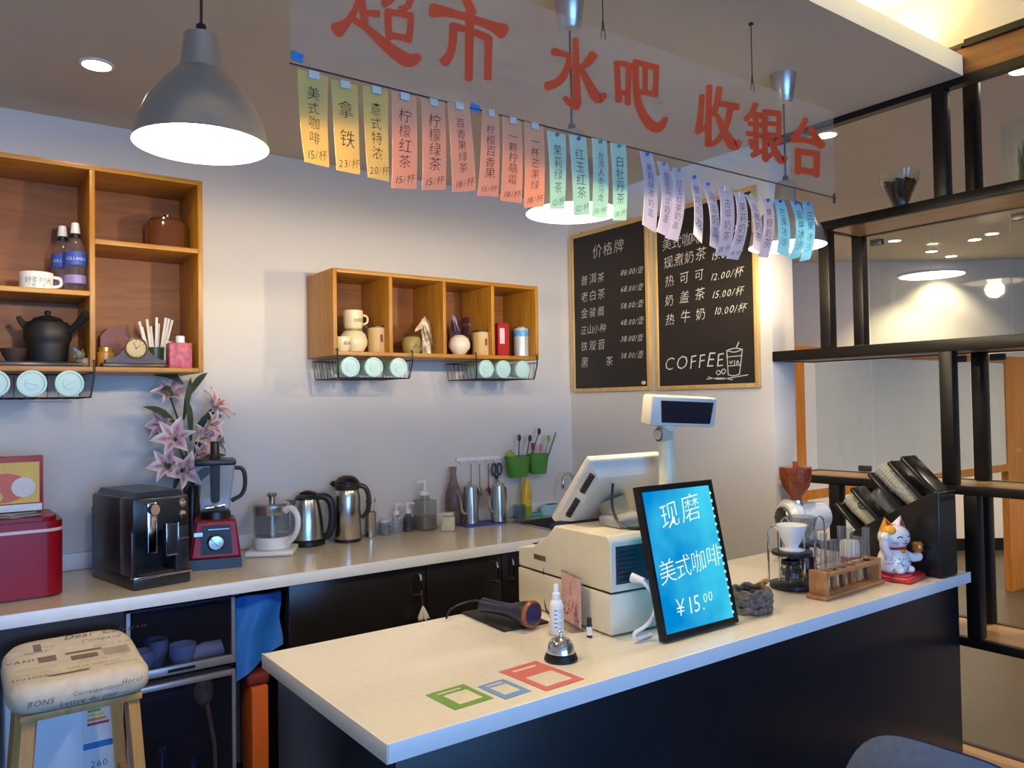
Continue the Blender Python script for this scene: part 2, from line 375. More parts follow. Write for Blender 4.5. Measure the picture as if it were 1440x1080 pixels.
def post(x, y, z0, z1, wd=0.048): 
    m = MB(); m.box((x-RX0, y-1.4, (z0+z1)/2), (wd, wd, z1-z0), None, 0.004); m.build('post', BLACKM, rack)
for x in (RX0+0.024, RX1-0.024):
    post(x, 1.402, 2.274, 2.665 if x < 3.1 else 2.909); post(x, 1.88, 1.749, 2.237); post(x, 1.402, 1.217, 1.705); post(x, 1.40 if x > 3.1 else 1.33, 0.676, 1.185); post(x, 1.86, 0.676, 1.185)
    post(x, 0.95, 0.185, 0.644); post(x, 1.95, 0.185, 0.644); post(x, 0.95, 0, 0.155); post(x, 1.95, 0, 0.155)
def pane(y0, y1, z0, z1, clips):
    m = MB(); m.b2((0.262, y0-1.4, z0), (0.268, y1-1.4, z1)); g = m.build('glass_pane', GLSP, rack)
    for y, z in clips:
        m = MB(); m.box((0.258, y-1.4, z), (0.026, 0.05, 0.025), None, 0.003); m.build('clip', DKGREY, g)
pane(1.28, 1.83, 1.752, 2.232, ((1.79, 2.20),)); pane(0.75, 1.275, 1.752, 2.232, ((1.24, 2.20),))
pane(1.435, 1.83, 1.222, 1.70, ((1.47, 1.685), (1.75, 1.235))); pane(1.835, 2.1, 1.222, 1.70, ((1.87, 1.235),)); pane(0.95, 1.37, 1.222, 1.70, ((1.33, 1.685),))

# jar of coffee beans and the boxed plant on the top shelf
t = thing('coffee_bean_jar', 'flared clear glass jar half full of coffee beans on top shelf of black rack', 'jar', X(3.13, 1266, 291).to_tuple()[:2]+(2.274,))
m = MB(); m.shell([(0.03, 0), (0.034, 0.012), (0.03, 0.03), (0.045, 0.07), (0.07, 0.125), (0.077, 0.165)], 0.003); m.build('glass_jar', GLS, t)
m = MB(); m.lathe([(0, 0.02), (0.026, 0.02), (0.026, 0.03), (0.041, 0.07), (0.062, 0.118), (0.045, 0.126), (0, 0.128)])
for k in range(70):
    a = random.uniform(0, 6.28); q = 0.056*math.sqrt(random.random()); m.ball((q*math.cos(a), q*math.sin(a), 0.123+random.uniform(0, 0.008)), 0.006, 6, sc_=(1, 1.3, 0.8), rot=(0, 0, a))
b_ = m.build('beans', mat('roasted_coffee', (62, 36, 24), 0.5, var=0.3, scale=90, bump=0.5), t); b_['label'] = 'dark roasted coffee beans'; b_['kind'] = 'stuff'
t = thing('boxed_plant', 'small green plant inside a tall clear glass box on top shelf of black rack', 'plant', (3.13, 1.175, 2.274))
m = MB(); m.box((0, 0, 0.12), (0.10, 0.11, 0.24)); m.build('glass_box', glass('hazy_glass', (235, 240, 235), 1, 0.12), t)
m = MB()
for k in range(26):
    a = random.uniform(0, 6.28); q = random.uniform(0.004, 0.036); h = random.uniform(0.05, 0.19)
    m.tube([(q*0.5*math.cos(a), q*0.5*math.sin(a), 0.003), (q*math.cos(a), q*math.sin(a), h*0.6), (q*1.1*math.cos(a), q*1.1*math.sin(a), h)], [0.004, 0.006, 0.001], 5)
m.build('leaves', mat('plant_green', (66, 92, 40), 0.5, var=0.3), t)

# ================================================================ pendant lamps
SHADE = [(0.028, 0.232), (0.034, 0.228), (0.040, 0.17), (0.044, 0.155), (0.052, 0.150), (0.075, 0.125), (0.105, 0.085), (0.122, 0.045), (0.132, 0.0)]
def pendant(p, label, ztop, canopy=True):
    t = thing('pendant_lamp', label, 'pendant lamp', p, 0, 'aluminium pendant lamps over the front counter')
    m = MB(); m.lathe([(0.132, 0.0), (0.122, 0.045), (0.105, 0.085), (0.075, 0.125), (0.052, 0.150), (0.044, 0.155), (0.040, 0.17), (0.034, 0.228), (0.0, 0.232)], seg=40, cap=False)
    sh = m.build('lamp_shade', ALU, t)
    m = MB(); m.lathe([(0.129, 0.0015), (0.119, 0.045), (0.102, 0.083), (0.072, 0.122), (0.040, 0.145), (0, 0.147)], seg=40, cap=False)
    m.lathe([(0.132, 0.0), (0.129, 0.0015)], seg=40, cap=False)
    m.build('reflector', mat('white_reflector', (250, 246, 236), 0.5, var=0.01), sh)
    m = MB(); m.lathe([(0.012, 0.145), (0.014, 0.12), (0.03, 0.075), (0.036, 0.035), (0.034, 0.015), (0.024, -0.002), (0.014, -0.016), (0, -0.019)], seg=20)
    m.build('bulb', glow('bulb_glow', (255, 240, 214), 26), t)
    m = MB(); m.lathe([(0.012, 0.232), (0.010, 0.25), (0.004, 0.255), (0, 0.256)], seg=16); m.build('cord_grip', BLACKP, t)
    m = MB(); h = ztop-p[2]
    m.tube([(0, 0, 0.25), (0.002, 0.001, 0.25+(h-0.25)*0.33), (-0.001, 0, 0.25+(h-0.25)*0.66), (0, 0, h)], 0.0032, 6, smooth=1); m.build('cord', mat('dark_cord', (40, 26, 22), 0.5), t)
    m = MB(); m.lathe([(0.0, h-0.105), (0.026, h-0.105), (0.03, h-0.10), (0.046, h-0.003), (0.046, h)], seg=28); m.build('ceiling_canopy', ALU, t)
    l = lamp('POINT', (0, 0, -0.034), 60, WARM, shadow_soft_size=0.035); l.parent = t
    d = l.data; d.use_nodes = True; n = d.node_tree.nodes; k = d.node_tree.links; e = n['Emission']   # the bulb shines more sideways than straight down
    tc = n.new('ShaderNodeTexCoord'); sx = n.new('ShaderNodeSeparateXYZ'); ab = n.new('ShaderNodeMath'); ab.operation = 'ABSOLUTE'; mr = n.new('ShaderNodeFloatCurve')
    cv = mr.mapping.curves[0]; cv.points[0].location = (0, 1.0); cv.points[1].location = (1, 0.23); cv.points.new(0.15, 0.85); cv.points.new(0.30, 0.24); cv.points.new(0.45, 0.17); cv.points.new(0.68, 0.42); mr.mapping.update()
    k.new(tc.outputs['Normal'], sx.inputs[0]); k.new(sx.outputs[2], ab.inputs[0]); k.new(ab.outputs[0], mr.inputs['Value']); k.new(mr.outputs[0], e.inputs['Strength'])
p1 = Y(1.675, 284, 205); p2 = Y(1.675, 806, 300); p3 = Y(1.672, 1107, 347)
pendant(p1, 'spun aluminium pendant lamp on a dark cord, nearest, left of the hanging sign', 2.69)
pendant(p2, 'aluminium pendant lamp behind the mint green drink strips', 2.69)
pendant(p3, 'aluminium pendant lamp behind the blue strips at the right end of the sign', 2.69)

# ================================================================ hanging acrylic sign with drink strips
YS = 1.489
sgn = thing('hanging_sign', 'clear acrylic sign with large red characters hung from the ceiling above the counter', 'sign', (1.5, YS, 2.21))
def S(px, py, dy=0.0): q = Y(YS+dy, px, py); return (q.x-1.5, q.y-YS, q.z-2.21)
m = MB(); m.b2((-0.935, 0, 0), (0.945, 0.005, 0.295), 0.001); m.build('acrylic_sheet', glass('acrylic', (250, 248, 244), 0.3, 0.10), sgn)
for x in (-0.6, -0.1, 0.515):
    m = MB(); m.tube([(x, 0.0025, 0.29), (x, 0.0025, 0.48)], 0.0016, 5); m.box((x, 0.0025, 0.476), (0.012, 0.012, 0.008), None, 0.002)
    m.tube([(x-0.008, 0.0025, 0.27), (x, 0.0025, 0.33), (x+0.008, 0.0025, 0.27)], 0.0012, 5)
    m.build('hanging_wire', DKGREY, sgn)
m = MB()
m.tube([(-0.94, -0.004, 0.0), (0.945, -0.004, 0.0)], 0.0018, 5); m.tube([(0.93, -0.004, 0.012), (0.93, -0.004, -0.02)], 0.004, 6); m.build('lower_cord', DKGREY, sgn)
RED = mat('red_lettering', (240, 80, 38), 0.45, var=0.03)
def sA(x, y): return S(380+x/3.43, y/3.43, -0.002)
def sB(x, y): return S(760+x/3.0, y/3.0, -0.002)
CH = {
 'A1': (sA, [[(440, -150, 26), (440, -60, 26), (440, 10, 28)], [(330, -105, 26), (430, -112, 24), (540, -90, 30)], [(320, -40, 28), (430, -45, 26), (540, -20, 30)],
       [(435, -40, 28), (448, 60, 30), (455, 115, 30)], [(450, 62, 24), (520, 68, 30)], [(425, 5, 26), (400, 70, 28), (365, 115, 34), (322, 146, 66)],
       [(395, 92, 26), (470, 140, 30), (560, 225, 44), (640, 285, 56), (678, 296, 56), (712, 276, 34)],
       [(565, -60, 26), (680, -50, 30), (675, 0, 28), (660, 40, 30), (622, 42, 20)], [(610, -50, 26), (590, 0, 24), (545, 22, 32)],
       [(566, 52, 30), (566, 120, 28), (572, 188, 30)], [(560, 60, 26), (620, 66, 26), (678, 80, 30)], [(676, 78, 26), (672, 140, 26), (664, 200, 28)], [(575, 172, 26), (664, 190, 28)]]),
 'A2': (sA, [[(940, -10, 34), (962, 30, 36), (972, 62, 40)], [(785, 50, 60), (850, 56, 36), (980, 92, 30), (1080, 130, 40), (1122, 150, 64)],
       [(962, 60, 36), (960, 220, 34), (957, 382, 32)], [(884, 120, 34), (880, 210, 32), (866, 268, 34), (838, 300, 44)], [(884, 128, 30), (970, 148, 26), (1050, 186, 34)], [(1052, 184, 32), (1050, 290, 30), (1048, 378, 30)]]),
 'B1': (sB, [[(148, 165, 22), (150, 300, 26), (154, 440, 32)], [(156, 446, 34), (125, 436, 26), (102, 412, 18)], [(54, 218, 28), (92, 226, 22), (124, 236, 20), (112, 296, 24), (78, 348, 30), (26, 366, 32)],
       [(222, 232, 34), (196, 268, 28), (164, 292, 20)], [(166, 284, 20), (205, 360, 30), (240, 424, 40), (270, 402, 22)]]),
 'B2': (sB, [[(322, 262, 22), (326, 340, 22), (330, 426, 24)], [(320, 268, 22), (350, 268, 20), (380, 280, 22)], [(374, 276, 22), (370, 350, 20), (368, 438, 22)], [(330, 388, 20), (368, 396, 20)],
       [(396, 262, 22), (440, 272, 20), (492, 288, 24)], [(488, 284, 22), (486, 340, 20), (482, 404, 22)], [(440, 278, 20), (440, 380, 18)], [(408, 388, 18), (484, 398, 20)],
       [(398, 264, 22), (400, 380, 24), (412, 450, 28), (450, 520, 36), (496, 548, 38), (526, 500, 18)]]),
 'B3': (sB, [[(712, 364, 22), (710, 480, 22), (708, 612, 24)], [(682, 404, 20), (676, 480, 20), (666, 552, 24)], [(660, 556, 22), (706, 530, 18)],
       [(754, 372, 24), (746, 430, 22), (730, 482, 22)], [(742, 436, 20), (780, 440, 20), (830, 452, 26)], [(802, 448, 22), (782, 540, 22), (752, 590, 22), (718, 612, 16)], [(742, 486, 18), (776, 562, 28), (814, 624, 40), (838, 600, 22)]]),
 'B4': (sB, [[(908, 440, 22), (892, 478, 20), (866, 504, 20)], [(896, 478, 16), (936, 490, 20)], [(880, 520, 16), (930, 528, 18)], [(872, 562, 18), (936, 574, 18)], [(906, 490, 20), (908, 570, 20), (908, 650, 22)], [(884, 590, 16), (892, 624, 16)], [(892, 656, 20), (944, 632, 16)],
       [(944, 470, 22), (944, 570, 20), (946, 672, 22)], [(942, 472, 20), (1008, 482, 22)], [(1004, 480, 20), (1004, 530, 18), (1000, 574, 20)], [(946, 520, 16), (1002, 526, 16)], [(946, 566, 16), (1002, 572, 16)], [(944, 676, 20), (984, 640, 14)],
       [(1012, 588, 20), (984, 614, 16)], [(960, 580, 16), (990, 650, 26), (1014, 684, 30), (1030, 664, 18)]]),
 'B5': (sB, [[(1120, 502, 20), (1098, 548, 22), (1068, 586, 26)], [(1066, 590, 22), (1120, 590, 18), (1164, 604, 20)], [(1136, 544, 20), (1164, 580, 24), (1186, 616, 30)],
       [(1086, 632, 22), (1086, 730, 22)], [(1080, 638, 22), (1172, 650, 22)], [(1166, 646, 22), (1164, 742, 22)], [(1088, 716, 22), (1166, 730, 22)]]),
}
for k, (fn, strokes) in CH.items():
    m = MB()
    for i, s_ in enumerate(strokes): stroke(m, s_, lambda x, y, i=i: tuple(Vector(fn(x, y))+Vector((0, -0.0003*i, 0))), bold=1.22)
    m.build('red_character', RED, sgn)
for px, py in ((418, 80), (668, 152)):
    q = S(px, py, -0.003); m = MB(); m.box(q, (0.024, 0.004, 0.018), (0, 0.2, 0), 0.001); m.build('tape_tab', mat('blue_tape', (66, 130, 190), 0.5), sgn)

YEL = paper('yellow_paper', (230, 204, 122), 0.35); ORA = paper('orange_paper', (234, 184, 144), 0.35)
MNT = paper('mint_paper', (204, 224, 204), 0.35); LIL = paper('lilac_paper', (210, 200, 206), 0.35); SKY = paper('blue_paper', (164, 206, 218), 0.35)
PINM = {'b': mat('blue_pin', (70, 90, 190), 0.4), 'g': mat('teal_pin', (60, 140, 150), 0.4), 'c': mat('clear_clip', (214, 206, 190), 0.3)}
STR = [  # paper, writing, price, four corners TL TR BL BR, sideways bow px, kind of clip, label
 (YEL, '美式咖啡', '15/杯', (418, 96, 462, 108, 429, 227, 463, 236), -4, 'c', 'leftmost yellow drink strip, with four characters, under the hanging sign'),
 (YEL, '拿铁', '23/杯', (465, 111, 503, 120, 474, 239, 506, 246), -2, 'c', 'yellow drink strip with only two characters, second from the left'),
 (YEL, '意式特浓', '20/杯', (510, 120, 546, 127, 518, 249, 547, 256), -3, 'c', 'rightmost yellow drink strip, next to the first orange strip'),
 (ORA, '柠檬红茶', '15/杯', (550, 128, 585, 136, 551, 264, 585, 266), 0, 'c', 'first orange drink strip, right beside the yellow ones'),
 (ORA, '柠檬绿茶', '15/杯', (592, 138, 625, 143, 594, 267, 626, 267), 0, 'c', 'second orange drink strip from the left, with four characters'),
 (ORA, '百香果绿茶', '18/杯', (629, 143, 660, 149, 637, 270, 669, 268), -1, 'c', 'third orange drink strip, just left of the blue tape tab'),
 (ORA, '柠檬百香果', '15/杯', (678, 153, 701, 159, 672, 275, 700, 277), 0, 'c', 'orange drink strip just right of the blue tape tab'),
 (ORA, '一颗柠萌霜', '18/杯', (707, 163, 733, 170, 704, 282, 733, 286), 0, 'c', 'second orange drink strip from the right'),
 (ORA, '一杯芒果绿', '18/杯', (737, 170, 764, 178, 737, 292, 764, 291), 0, 'c', 'rightmost orange drink strip, beside the first mint green one'),
 (MNT, '茉莉绿茶', '12/杯', (769, 183, 795, 189, 774, 294, 793, 294), 0, 'g', 'leftmost mint green drink strip, over the left rim of the middle lamp'),
 (MNT, '红玉红茶', '12/杯', (800, 189, 824, 194, 807, 303, 829, 302), -1, 'b', 'second mint green drink strip, under the blue pin'),
 (MNT, '台湾人参乌龙', '15/杯', (832, 194, 853, 198, 832, 305, 853, 307), 1, 'g', 'third mint green drink strip, with six characters'),
 (MNT, '白牡丹茶', '18/杯', (858, 200, 880, 204, 862, 310, 880, 310), 0, 'g', 'rightmost mint green drink strip, before the lilac ones'),
 (LIL, '茉莉绿茶奶盖', '', (899, 212, 917, 216, 905, 315, 920, 328), -3, 'b', 'leftmost lilac drink strip, alone above the joint of the two chalkboards'),
 (LIL, '金凤乌龙奶盖', '', (923, 226, 939, 229, 925, 325, 936, 333), -2, 'g', 'second lilac drink strip, ending in a point'),
 (LIL, '红玉红茶奶盖', '', (945, 235, 960, 238, 937, 334, 951, 340), 3, 'g', 'third lilac drink strip, swinging towards the left'),
 (LIL, '炭焙乌龙', '', (968, 245, 980, 248, 977, 328, 985, 343), -4, 'b', 'thin twisted lilac drink strip, fourth from the left'),
 (LIL, '海盐奶盖', '', (986, 255, 1000, 258, 1000, 345, 1008, 352), -6, 'b', 'lilac drink strip bowing in a long curve to the right, before the broad one'),
 (LIL, '古早奶茶', '18/杯', (1010, 262, 1029, 265, 1007, 359, 1023, 360), 2, 'c', 'broadest lilac drink strip, with four large characters'),
 (LIL, '茉莉奶茶', '18/杯', (1032, 270, 1046, 271, 1023, 363, 1036, 366), 4, 'c', 'lilac drink strip leaning left beside the broadest one'),
 (LIL, '鸳鸯奶茶', '', (1047, 273, 1060, 276, 1060, 349, 1067, 356), -5, 'c', 'second lilac drink strip from the right, curling to a point'),
 (LIL, '焦糖奶茶', '', (1071, 278, 1085, 280, 1067, 360, 1078, 363), 3, 'b', 'rightmost lilac drink strip, beside the blue ones'),
 (SKY, '芒果冰沙', '', (1087, 279, 1103, 283, 1094, 355, 1107, 362), -4, 'b', 'leftmost blue drink strip, in front of the right lamp'),
 (SKY, '蓝莓冰沙', '', (1110, 282, 1123, 285, 1110, 366, 1122, 362), 2, 'b', 'middle blue drink strip in front of the right lamp'),
 (SKY, '三果冰沙', '', (1128, 283, 1141, 285, 1126, 368, 1137, 365), 3, 'b', 'rightmost blue drink strip at the end of the sign'),
]
for i, (pm, txt, price, c, bow, pin, lab) in enumerate(STR):
    TL, TR, BL, BR = [Y(YS-0.006, c[2*k], c[2*k+1]) for k in range(4)]
    o0 = (TL+TR)/2; k_ = mpp(o0); depth = 0.012 + 0.006*(i % 3) if i > 12 else 0.005
    L = ((BL+BR)/2-o0).length; W = (TR-TL).length
    def fn(u, v, off=0.0):
        v_ = -v   # v runs downwards 0..1
        q = TL*(1-u)*(1-v)+TR*u*(1-v)+BL*(1-u)*v+BR*u*v
        b = 4*v*(1-v)
        q = q + Vector((bow*k_*b*0.9, -depth*b*1.0 - off - (u-0.5)*0.010*v*(1 if i > 12 else 0.3), 0)) - o0
        return q
    t = thing('drink_strip', lab, 'paper strip', o0, 0, 'paper drink strips hanging under the sign')
    m = MB(); m.sheet(lambda u, v: fn(u, v), 3, 14, t=(0, 0.0005, 0)); m.build('paper', pm, t)
    m = MB(); n = len(txt); top = 0.16; bot = 0.80 if price else 0.86
    ch = (bot-top)/n; sz = min(ch*L*0.98, W*0.62 if i < 13 else W*0.8)
    for j, cc in enumerate(txt):
        cv = top+ch*(j+0.5); cu_ = 0.5
        write(m, cc, lambda a, b: fn(cu_+a/W, cv-b/L, 0.0015), -sz/2, -sz*0.38, sz, jit=0.08, slant=0.05)
    if price: write(m, price, lambda a, b: fn(0.5+a/W, 0.91-(b+0.12*a)/L, 0.0015), -W*0.40, -0.007, W*0.36, jit=0.05, slant=0.15)
    m.build('handwriting', INK, t)
    m = MB(); q = fn(0.5, 0.035, 0.004)
    if pin == 'c': m.box(q, (W*0.35, 0.004, 0.016), None, 0.001)
    else: m.lathe([(0.0045, -0.003), (0.005, 0), (0.0045, 0.003)], q, 10, (PI/2, 0, 0))
    m.build('clip' if pin == 'c' else 'pin', PINM[pin], t)

# ================================================================ chalkboards on the right wall
BB = mat('chalkboard_black', (34, 29, 27), 0.55, var=0.12, scale=8)
def chalkboard(label, y0, y1, z0, z1, fr=0.022):
    t = thing('chalkboard', label, 'chalkboard', (3.0, (y0+y1)/2, z0), 0, 'menu chalkboards')
    h = z1-z0; a = (y1-y0)/2
    m = MB(); m.b2((-0.012, -a+fr*0.5, fr*0.5), (-0.002, a-fr*0.5, h-fr*0.5)); bd = m.build('board', BB, t)
    for q in (-a, a-fr): m = MB(); m.b2((-0.02, q, 0), (-0.001, q+fr, h), 0.003); m.build('frame_upright', PINEZ, t)
    for q in (0, h-fr): m = MB(); m.b2((-0.02, -a+fr, q), (-0.001, a-fr, q+fr), 0.003); m.build('frame_rail', PINE, t)
    for yy in (-a*0.6, a*0.7): m = MB(); m.lathe([(0, 0.009), (0.008, 0.009), (0.012, 0)], (-0.012, yy, h), 10); m.build('screw', PINE, t)
    return t, bd
def chalk(t, items):
    y0 = t.location.y; z0 = t.location.z; m = MB()
    for s, px, py, size, kw in items:   # start of the baseline in the photograph, on the wall plane
        q = X(2.9865, px, py)
        write(m, s, lambda a, b: (-0.0135, q.y-a-y0, q.z+b-z0+kw.get('rise', 0)*a), 0, 0, size, adv=kw.get('adv'), slant=kw.get('slant', 0.12), jit=0.09)
    return m
yl0, yl1 = X(3.0, 915, 400).y, X(3.0, 806, 400).y; yr0, yr1 = X(3.0, 1068, 400).y, X(3.0, 923, 400).y
t, b = chalkboard('left narrower chalkboard with six rows of chalked tea prices', yl0, yl1, 1.596, 2.505)
rows = [('普洱茶', '88.00/壶'), ('老白茶', '68.00/壶'), ('金骏眉', '58.00/壶'), ('正山小种', '48.00/壶'), ('铁观音', '38.00/壶'), ('黑  茶', '38.00/壶')]
it = [('价格牌', 833, 363, 0.082, dict(adv=1.06, rise=0.02))]
for k, (a_, p_) in enumerate(rows):
    it += [(a_, 817, 401+k*23.0, 0.062 if len(a_) < 4 or ' ' in a_ else 0.055, dict(adv=1.12 if len(a_) < 4 or ' ' in a_ else 0.95)), (p_, 873, 388+k*23.2, 0.043, dict(slant=0.35, adv=1.0, rise=-0.02))]
m = chalk(t, it); m.build('chalk_writing', CHALK, b)
m = MB(); m.lathe([(0, 0.016), (0.009, 0.015), (0.009, 0)], (-0.012, -(yl1-yl0)/2+0.045, 0.04), 14, (0, -PI/2, 0)); m.build('magnet', CREAM, t)
t, b = chalkboard('right wider chalkboard with chalked milk drinks, COFFEE and a drawn cup', yr0, yr1, 1.593, 2.505)
it = [('美式咖啡', 931, 352, 0.068, dict(adv=0.95)), ('15.00/杯', 1008, 332, 0.05, dict(slant=0.3)), ('现煮奶茶', 933, 378, 0.068, dict(adv=1.02, rise=0.05)), ('15.00/杯', 1000, 366, 0.05, dict(slant=0.3)),
      ('热可可', 935, 403, 0.062, dict(adv=1.55, rise=0.03)), ('12.00/杯', 999, 395, 0.05, dict(slant=0.35)), ('奶盖茶', 935, 430, 0.066, dict(adv=1.48, rise=0.04)), ('15.00/杯', 1001, 420, 0.05, dict(slant=0.35)),
      ('热牛奶', 936, 457, 0.066, dict(adv=1.48, rise=0.04)), ('10.00/杯', 1004, 443, 0.05, dict(slant=0.35)), ('COFFEE', 935, 521, 0.098, dict(slant=0.22, rise=0.015))]
m = chalk(t, it)
y0_, z0_ = t.location.y, t.location.z
def cb(px, py): q = X(2.9862, px, py); return (-0.0138, q.y-y0_, q.z-z0_)
for s_ in ([(1022, 493), (1024, 527)], [(1044, 491), (1040, 526)], [(1024, 527), (1032, 529), (1040, 526)], [(1022, 493), (1033, 489), (1044, 491)], [(1022, 493), (1033, 496), (1044, 491)], [(1035, 490), (1039, 481)], [(1023, 502), (1043, 500)], [(1023, 515), (1041, 513)],
           [(1026, 508), (1028, 512), (1030, 507)], [(1033, 507), (1033, 512)], [(1036, 512), (1037, 506), (1039, 511)], [(1007, 524), (1010, 520), (1014, 524), (1010, 528), (1007, 524)], [(1014, 522), (1018, 518), (1021, 522), (1017, 527), (1014, 522)], [(996, 530), (1010, 534), (1030, 531), (1052, 527)], [(994, 533), (1015, 531), (1030, 534)]):
    stroke(m, [(a_, b_, 1.3) for a_, b_ in s_], cb)
m.build('chalk_writing', CHALK, b)
# ================================================================ cube shelves on the back wall
YB = 3.524; YF = 3.225; TH = 0.018
def wall_shelf(label, x0, x1, z0, z1, dividers, boards):
    t = thing('wall_shelf', label, 'wall shelf', ((x0+x1)/2, YB, z0), 0)
    def B(nm, a, b, mt, bev=0.0015):
        m = MB(); m.b2((a[0]-(x0+x1)/2, a[1]-YB, a[2]-z0), (b[0]-(x0+x1)/2, b[1]-YB, b[2]-z0), bev); m.build(nm, mt, t)
    B('side_panel', (x0, YF, z0), (x0+TH, YB, z1), BAMBZ); B('side_panel', (x1-TH, YF, z0), (x1, YB, z1), BAMBZ)
    B('top_panel', (x0+TH, YF, z1-TH), (x1-TH, YB, z1), BAMB); B('bottom_panel', (x0+TH, YF, z0), (x1-TH, YB, z0+TH), BAMB)
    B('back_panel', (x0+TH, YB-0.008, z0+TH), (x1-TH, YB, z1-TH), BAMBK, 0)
    for xd in dividers: B('divider', (xd-TH/2, YF+0.001, z0+TH), (xd+TH/2, YB-0.008, z1-TH), BAMBZ)
    for a, b, z in boards: B('shelf_board', (a, YF+0.001, z-TH/2), (b, YB-0.008, z+TH/2), BAMB)
    return t
LZ0, LZ1 = 1.680, 2.437
DL = Y(YF, 130, 380).x
zs1 = Y(YF, 60, 408.5).z; zs2 = Y(YF, 205, 346).z
wall_shelf('larger bamboo cube shelf with four compartments at the left edge, holding bottles and a clock', 0.05, 0.857, LZ0, LZ1, (DL,), ((0.068, DL-TH/2, zs1), (DL+TH/2, 0.839, zs2)))
MX0, MX1 = X_ = (1.401, Y(YF, 757, 450).x); MZ0, MZ1 = 1.762, 2.143
dv = [Y(YF, p, 440).x for p in (550, 625.5, 693.5)]
wall_shelf('long low bamboo wall shelf with four compartments in a row, middle of the wall', MX0, MX1, MZ0, MZ1, dv, ())

# wire baskets hung under the shelves, each with three mint cups lying on their sides
WIRE = mat('black_wire', (30, 32, 36), 0.4, 0.3)
def basket(label, x0, x1, ztop, zbot):
    t = thing('wire_basket', label, 'basket', ((x0+x1)/2, YF+0.14, zbot), 0, 'wire baskets under the shelves')
    a = (x1-x0)/2; h = ztop-zbot; y0, y1 = -0.155, 0.12; k = a-0.012
    m = MB()
    m.tube([(-a, y0, h-0.012), (-a, y1, h-0.012), (a, y1, h-0.012), (a, y0, h-0.012)], 0.0026, 6); m.tube([(-k, y0+0.01, 0.003), (k, y0+0.01, 0.003), (k, y1, 0.003), (-k, y1, 0.003)], 0.0026, 6, closed=True)
    m.build('rim', WIRE, t)
    m = MB(); n = 11
    for i in range(n+1):
        u = -1+2*i/n
        m.tube([(u*k, y1, h-0.012), (u*k, y1, 0.003), (u*k, y0+0.01, 0.003)], 0.0013, 5)
    for i in range(8):
        v = y0+0.02+(y1-y0-0.02)*i/7
        for sx in (-1, 1): m.tube([(sx*a, v, h-0.012), (sx*k, v, 0.003)], 0.0013, 5)
    m.build('wire_grid', WIRE, t)
    for sx in (-1, 1):
        m = MB(); m.tube([(sx*(a-0.001), y0+0.008, h+0.03), (sx*(a-0.001), y0-0.004, h+0.03), (sx*(a-0.001), y0-0.004, h-0.02), (sx*k, y0+0.01, 0.003)], 0.0035, 6); m.build('hook_arm', WIRE, t)
    return t
LIDM = mat('mint_lid', (190, 222, 216), 0.4, var=0.03)
def mint_cup(p, label, r=0.042):
    t = thing('mint_cup', label, 'cup', p, 0, 'mint cups in the wire baskets')
    m = MB(); m.lathe([(r*0.70, 0.12), (r*0.72, 0.118), (r*0.95, 0.004)], seg=28, rot=(-PI/2, 0, 0)); m.build('cup_body', CARB, t)
    m = MB(); m.lathe([(0, -0.004), (r*0.45, -0.004), (r*0.47, -0.0015), (r*0.80, -0.0015), (r*0.84, -0.006), (r*0.98, -0.006), (r*1.0, 0.0), (r*1.0, 0.008), (r*0.95, 0.008)], seg=32, rot=(-PI/2, 0, 0))
    m.box((0, -0.005, 0), (r*0.9, 0.003, 0.004), (0, random.uniform(-1, 1), 0), 0.001); m.build('lid', LIDM, t)
for nm, bx, cups in (('wire basket of mint cups under the left cube shelf', (0.05, 0.472, 1.690, 1.583), (45, 98, -8)),
                     ('wire basket of mint cups under the left end of the long shelf', (Y(3.21, 474, 515).x, Y(3.21, 580, 515).x, 1.758, 1.660), (493, 526, 561)),
                     ('wire basket of mint cups under the right end of the long shelf', (Y(3.21, 669, 515).x, Y(3.21, 755, 515).x, 1.758, 1.660), (684, 708, 735))):
    basket(nm, *bx)
    wh = nm.split('under ')[1]
    for k, px in enumerate(sorted(cups)):
        q = Y(YF-0.003, px, 540 if px < 200 else 518); r = 0.047 if px < 200 else 0.045
        mint_cup((q.x, YF+0.002, bx[3]+0.0065+r), f'{("left", "middle", "right")[k]} mint cup lying in the basket under {wh}', r)

# ---------------------------------------------------------------- things on the left shelf
def cup_text(m, s, r, z, a0, size, step, mi=0, M=None):
    for i, ch in enumerate(s):
        a = a0+i*step
        write(m, ch, lambda x, y: (r*math.cos(a+x/r), r*math.sin(a+x/r), z+y), 0, 0, size, mi)
zl = zs1+TH/2
q = Y(3.30, 51, 400); t = thing('tea_mug', 'short white mug with black writing on the left cube shelf', 'mug', (q.x, 3.30, zl))
m = MB(); m.shell([(0.050, 0), (0.053, 0.004), (0.054, 0.062)], 0.003); m.build('cup_body', PORC, t)
m = MB(); cup_text(m, '好茶时光', 0.0545, 0.022, -2.35, 0.024, 0.42); cup_text(m, '一期一会', 0.0545, 0.008, -2.2, 0.012, 0.3); m.build('writing', INK, t)
m = MB(); m.tube([(0.05, 0, 0.05), (0.078, 0, 0.048), (0.08, 0, 0.02), (0.05, 0, 0.014)], 0.006, 8, smooth=2); m.build('handle', PORC, t)
BOT = glass('bottle_plastic', (240, 232, 236), 1, 0.10)
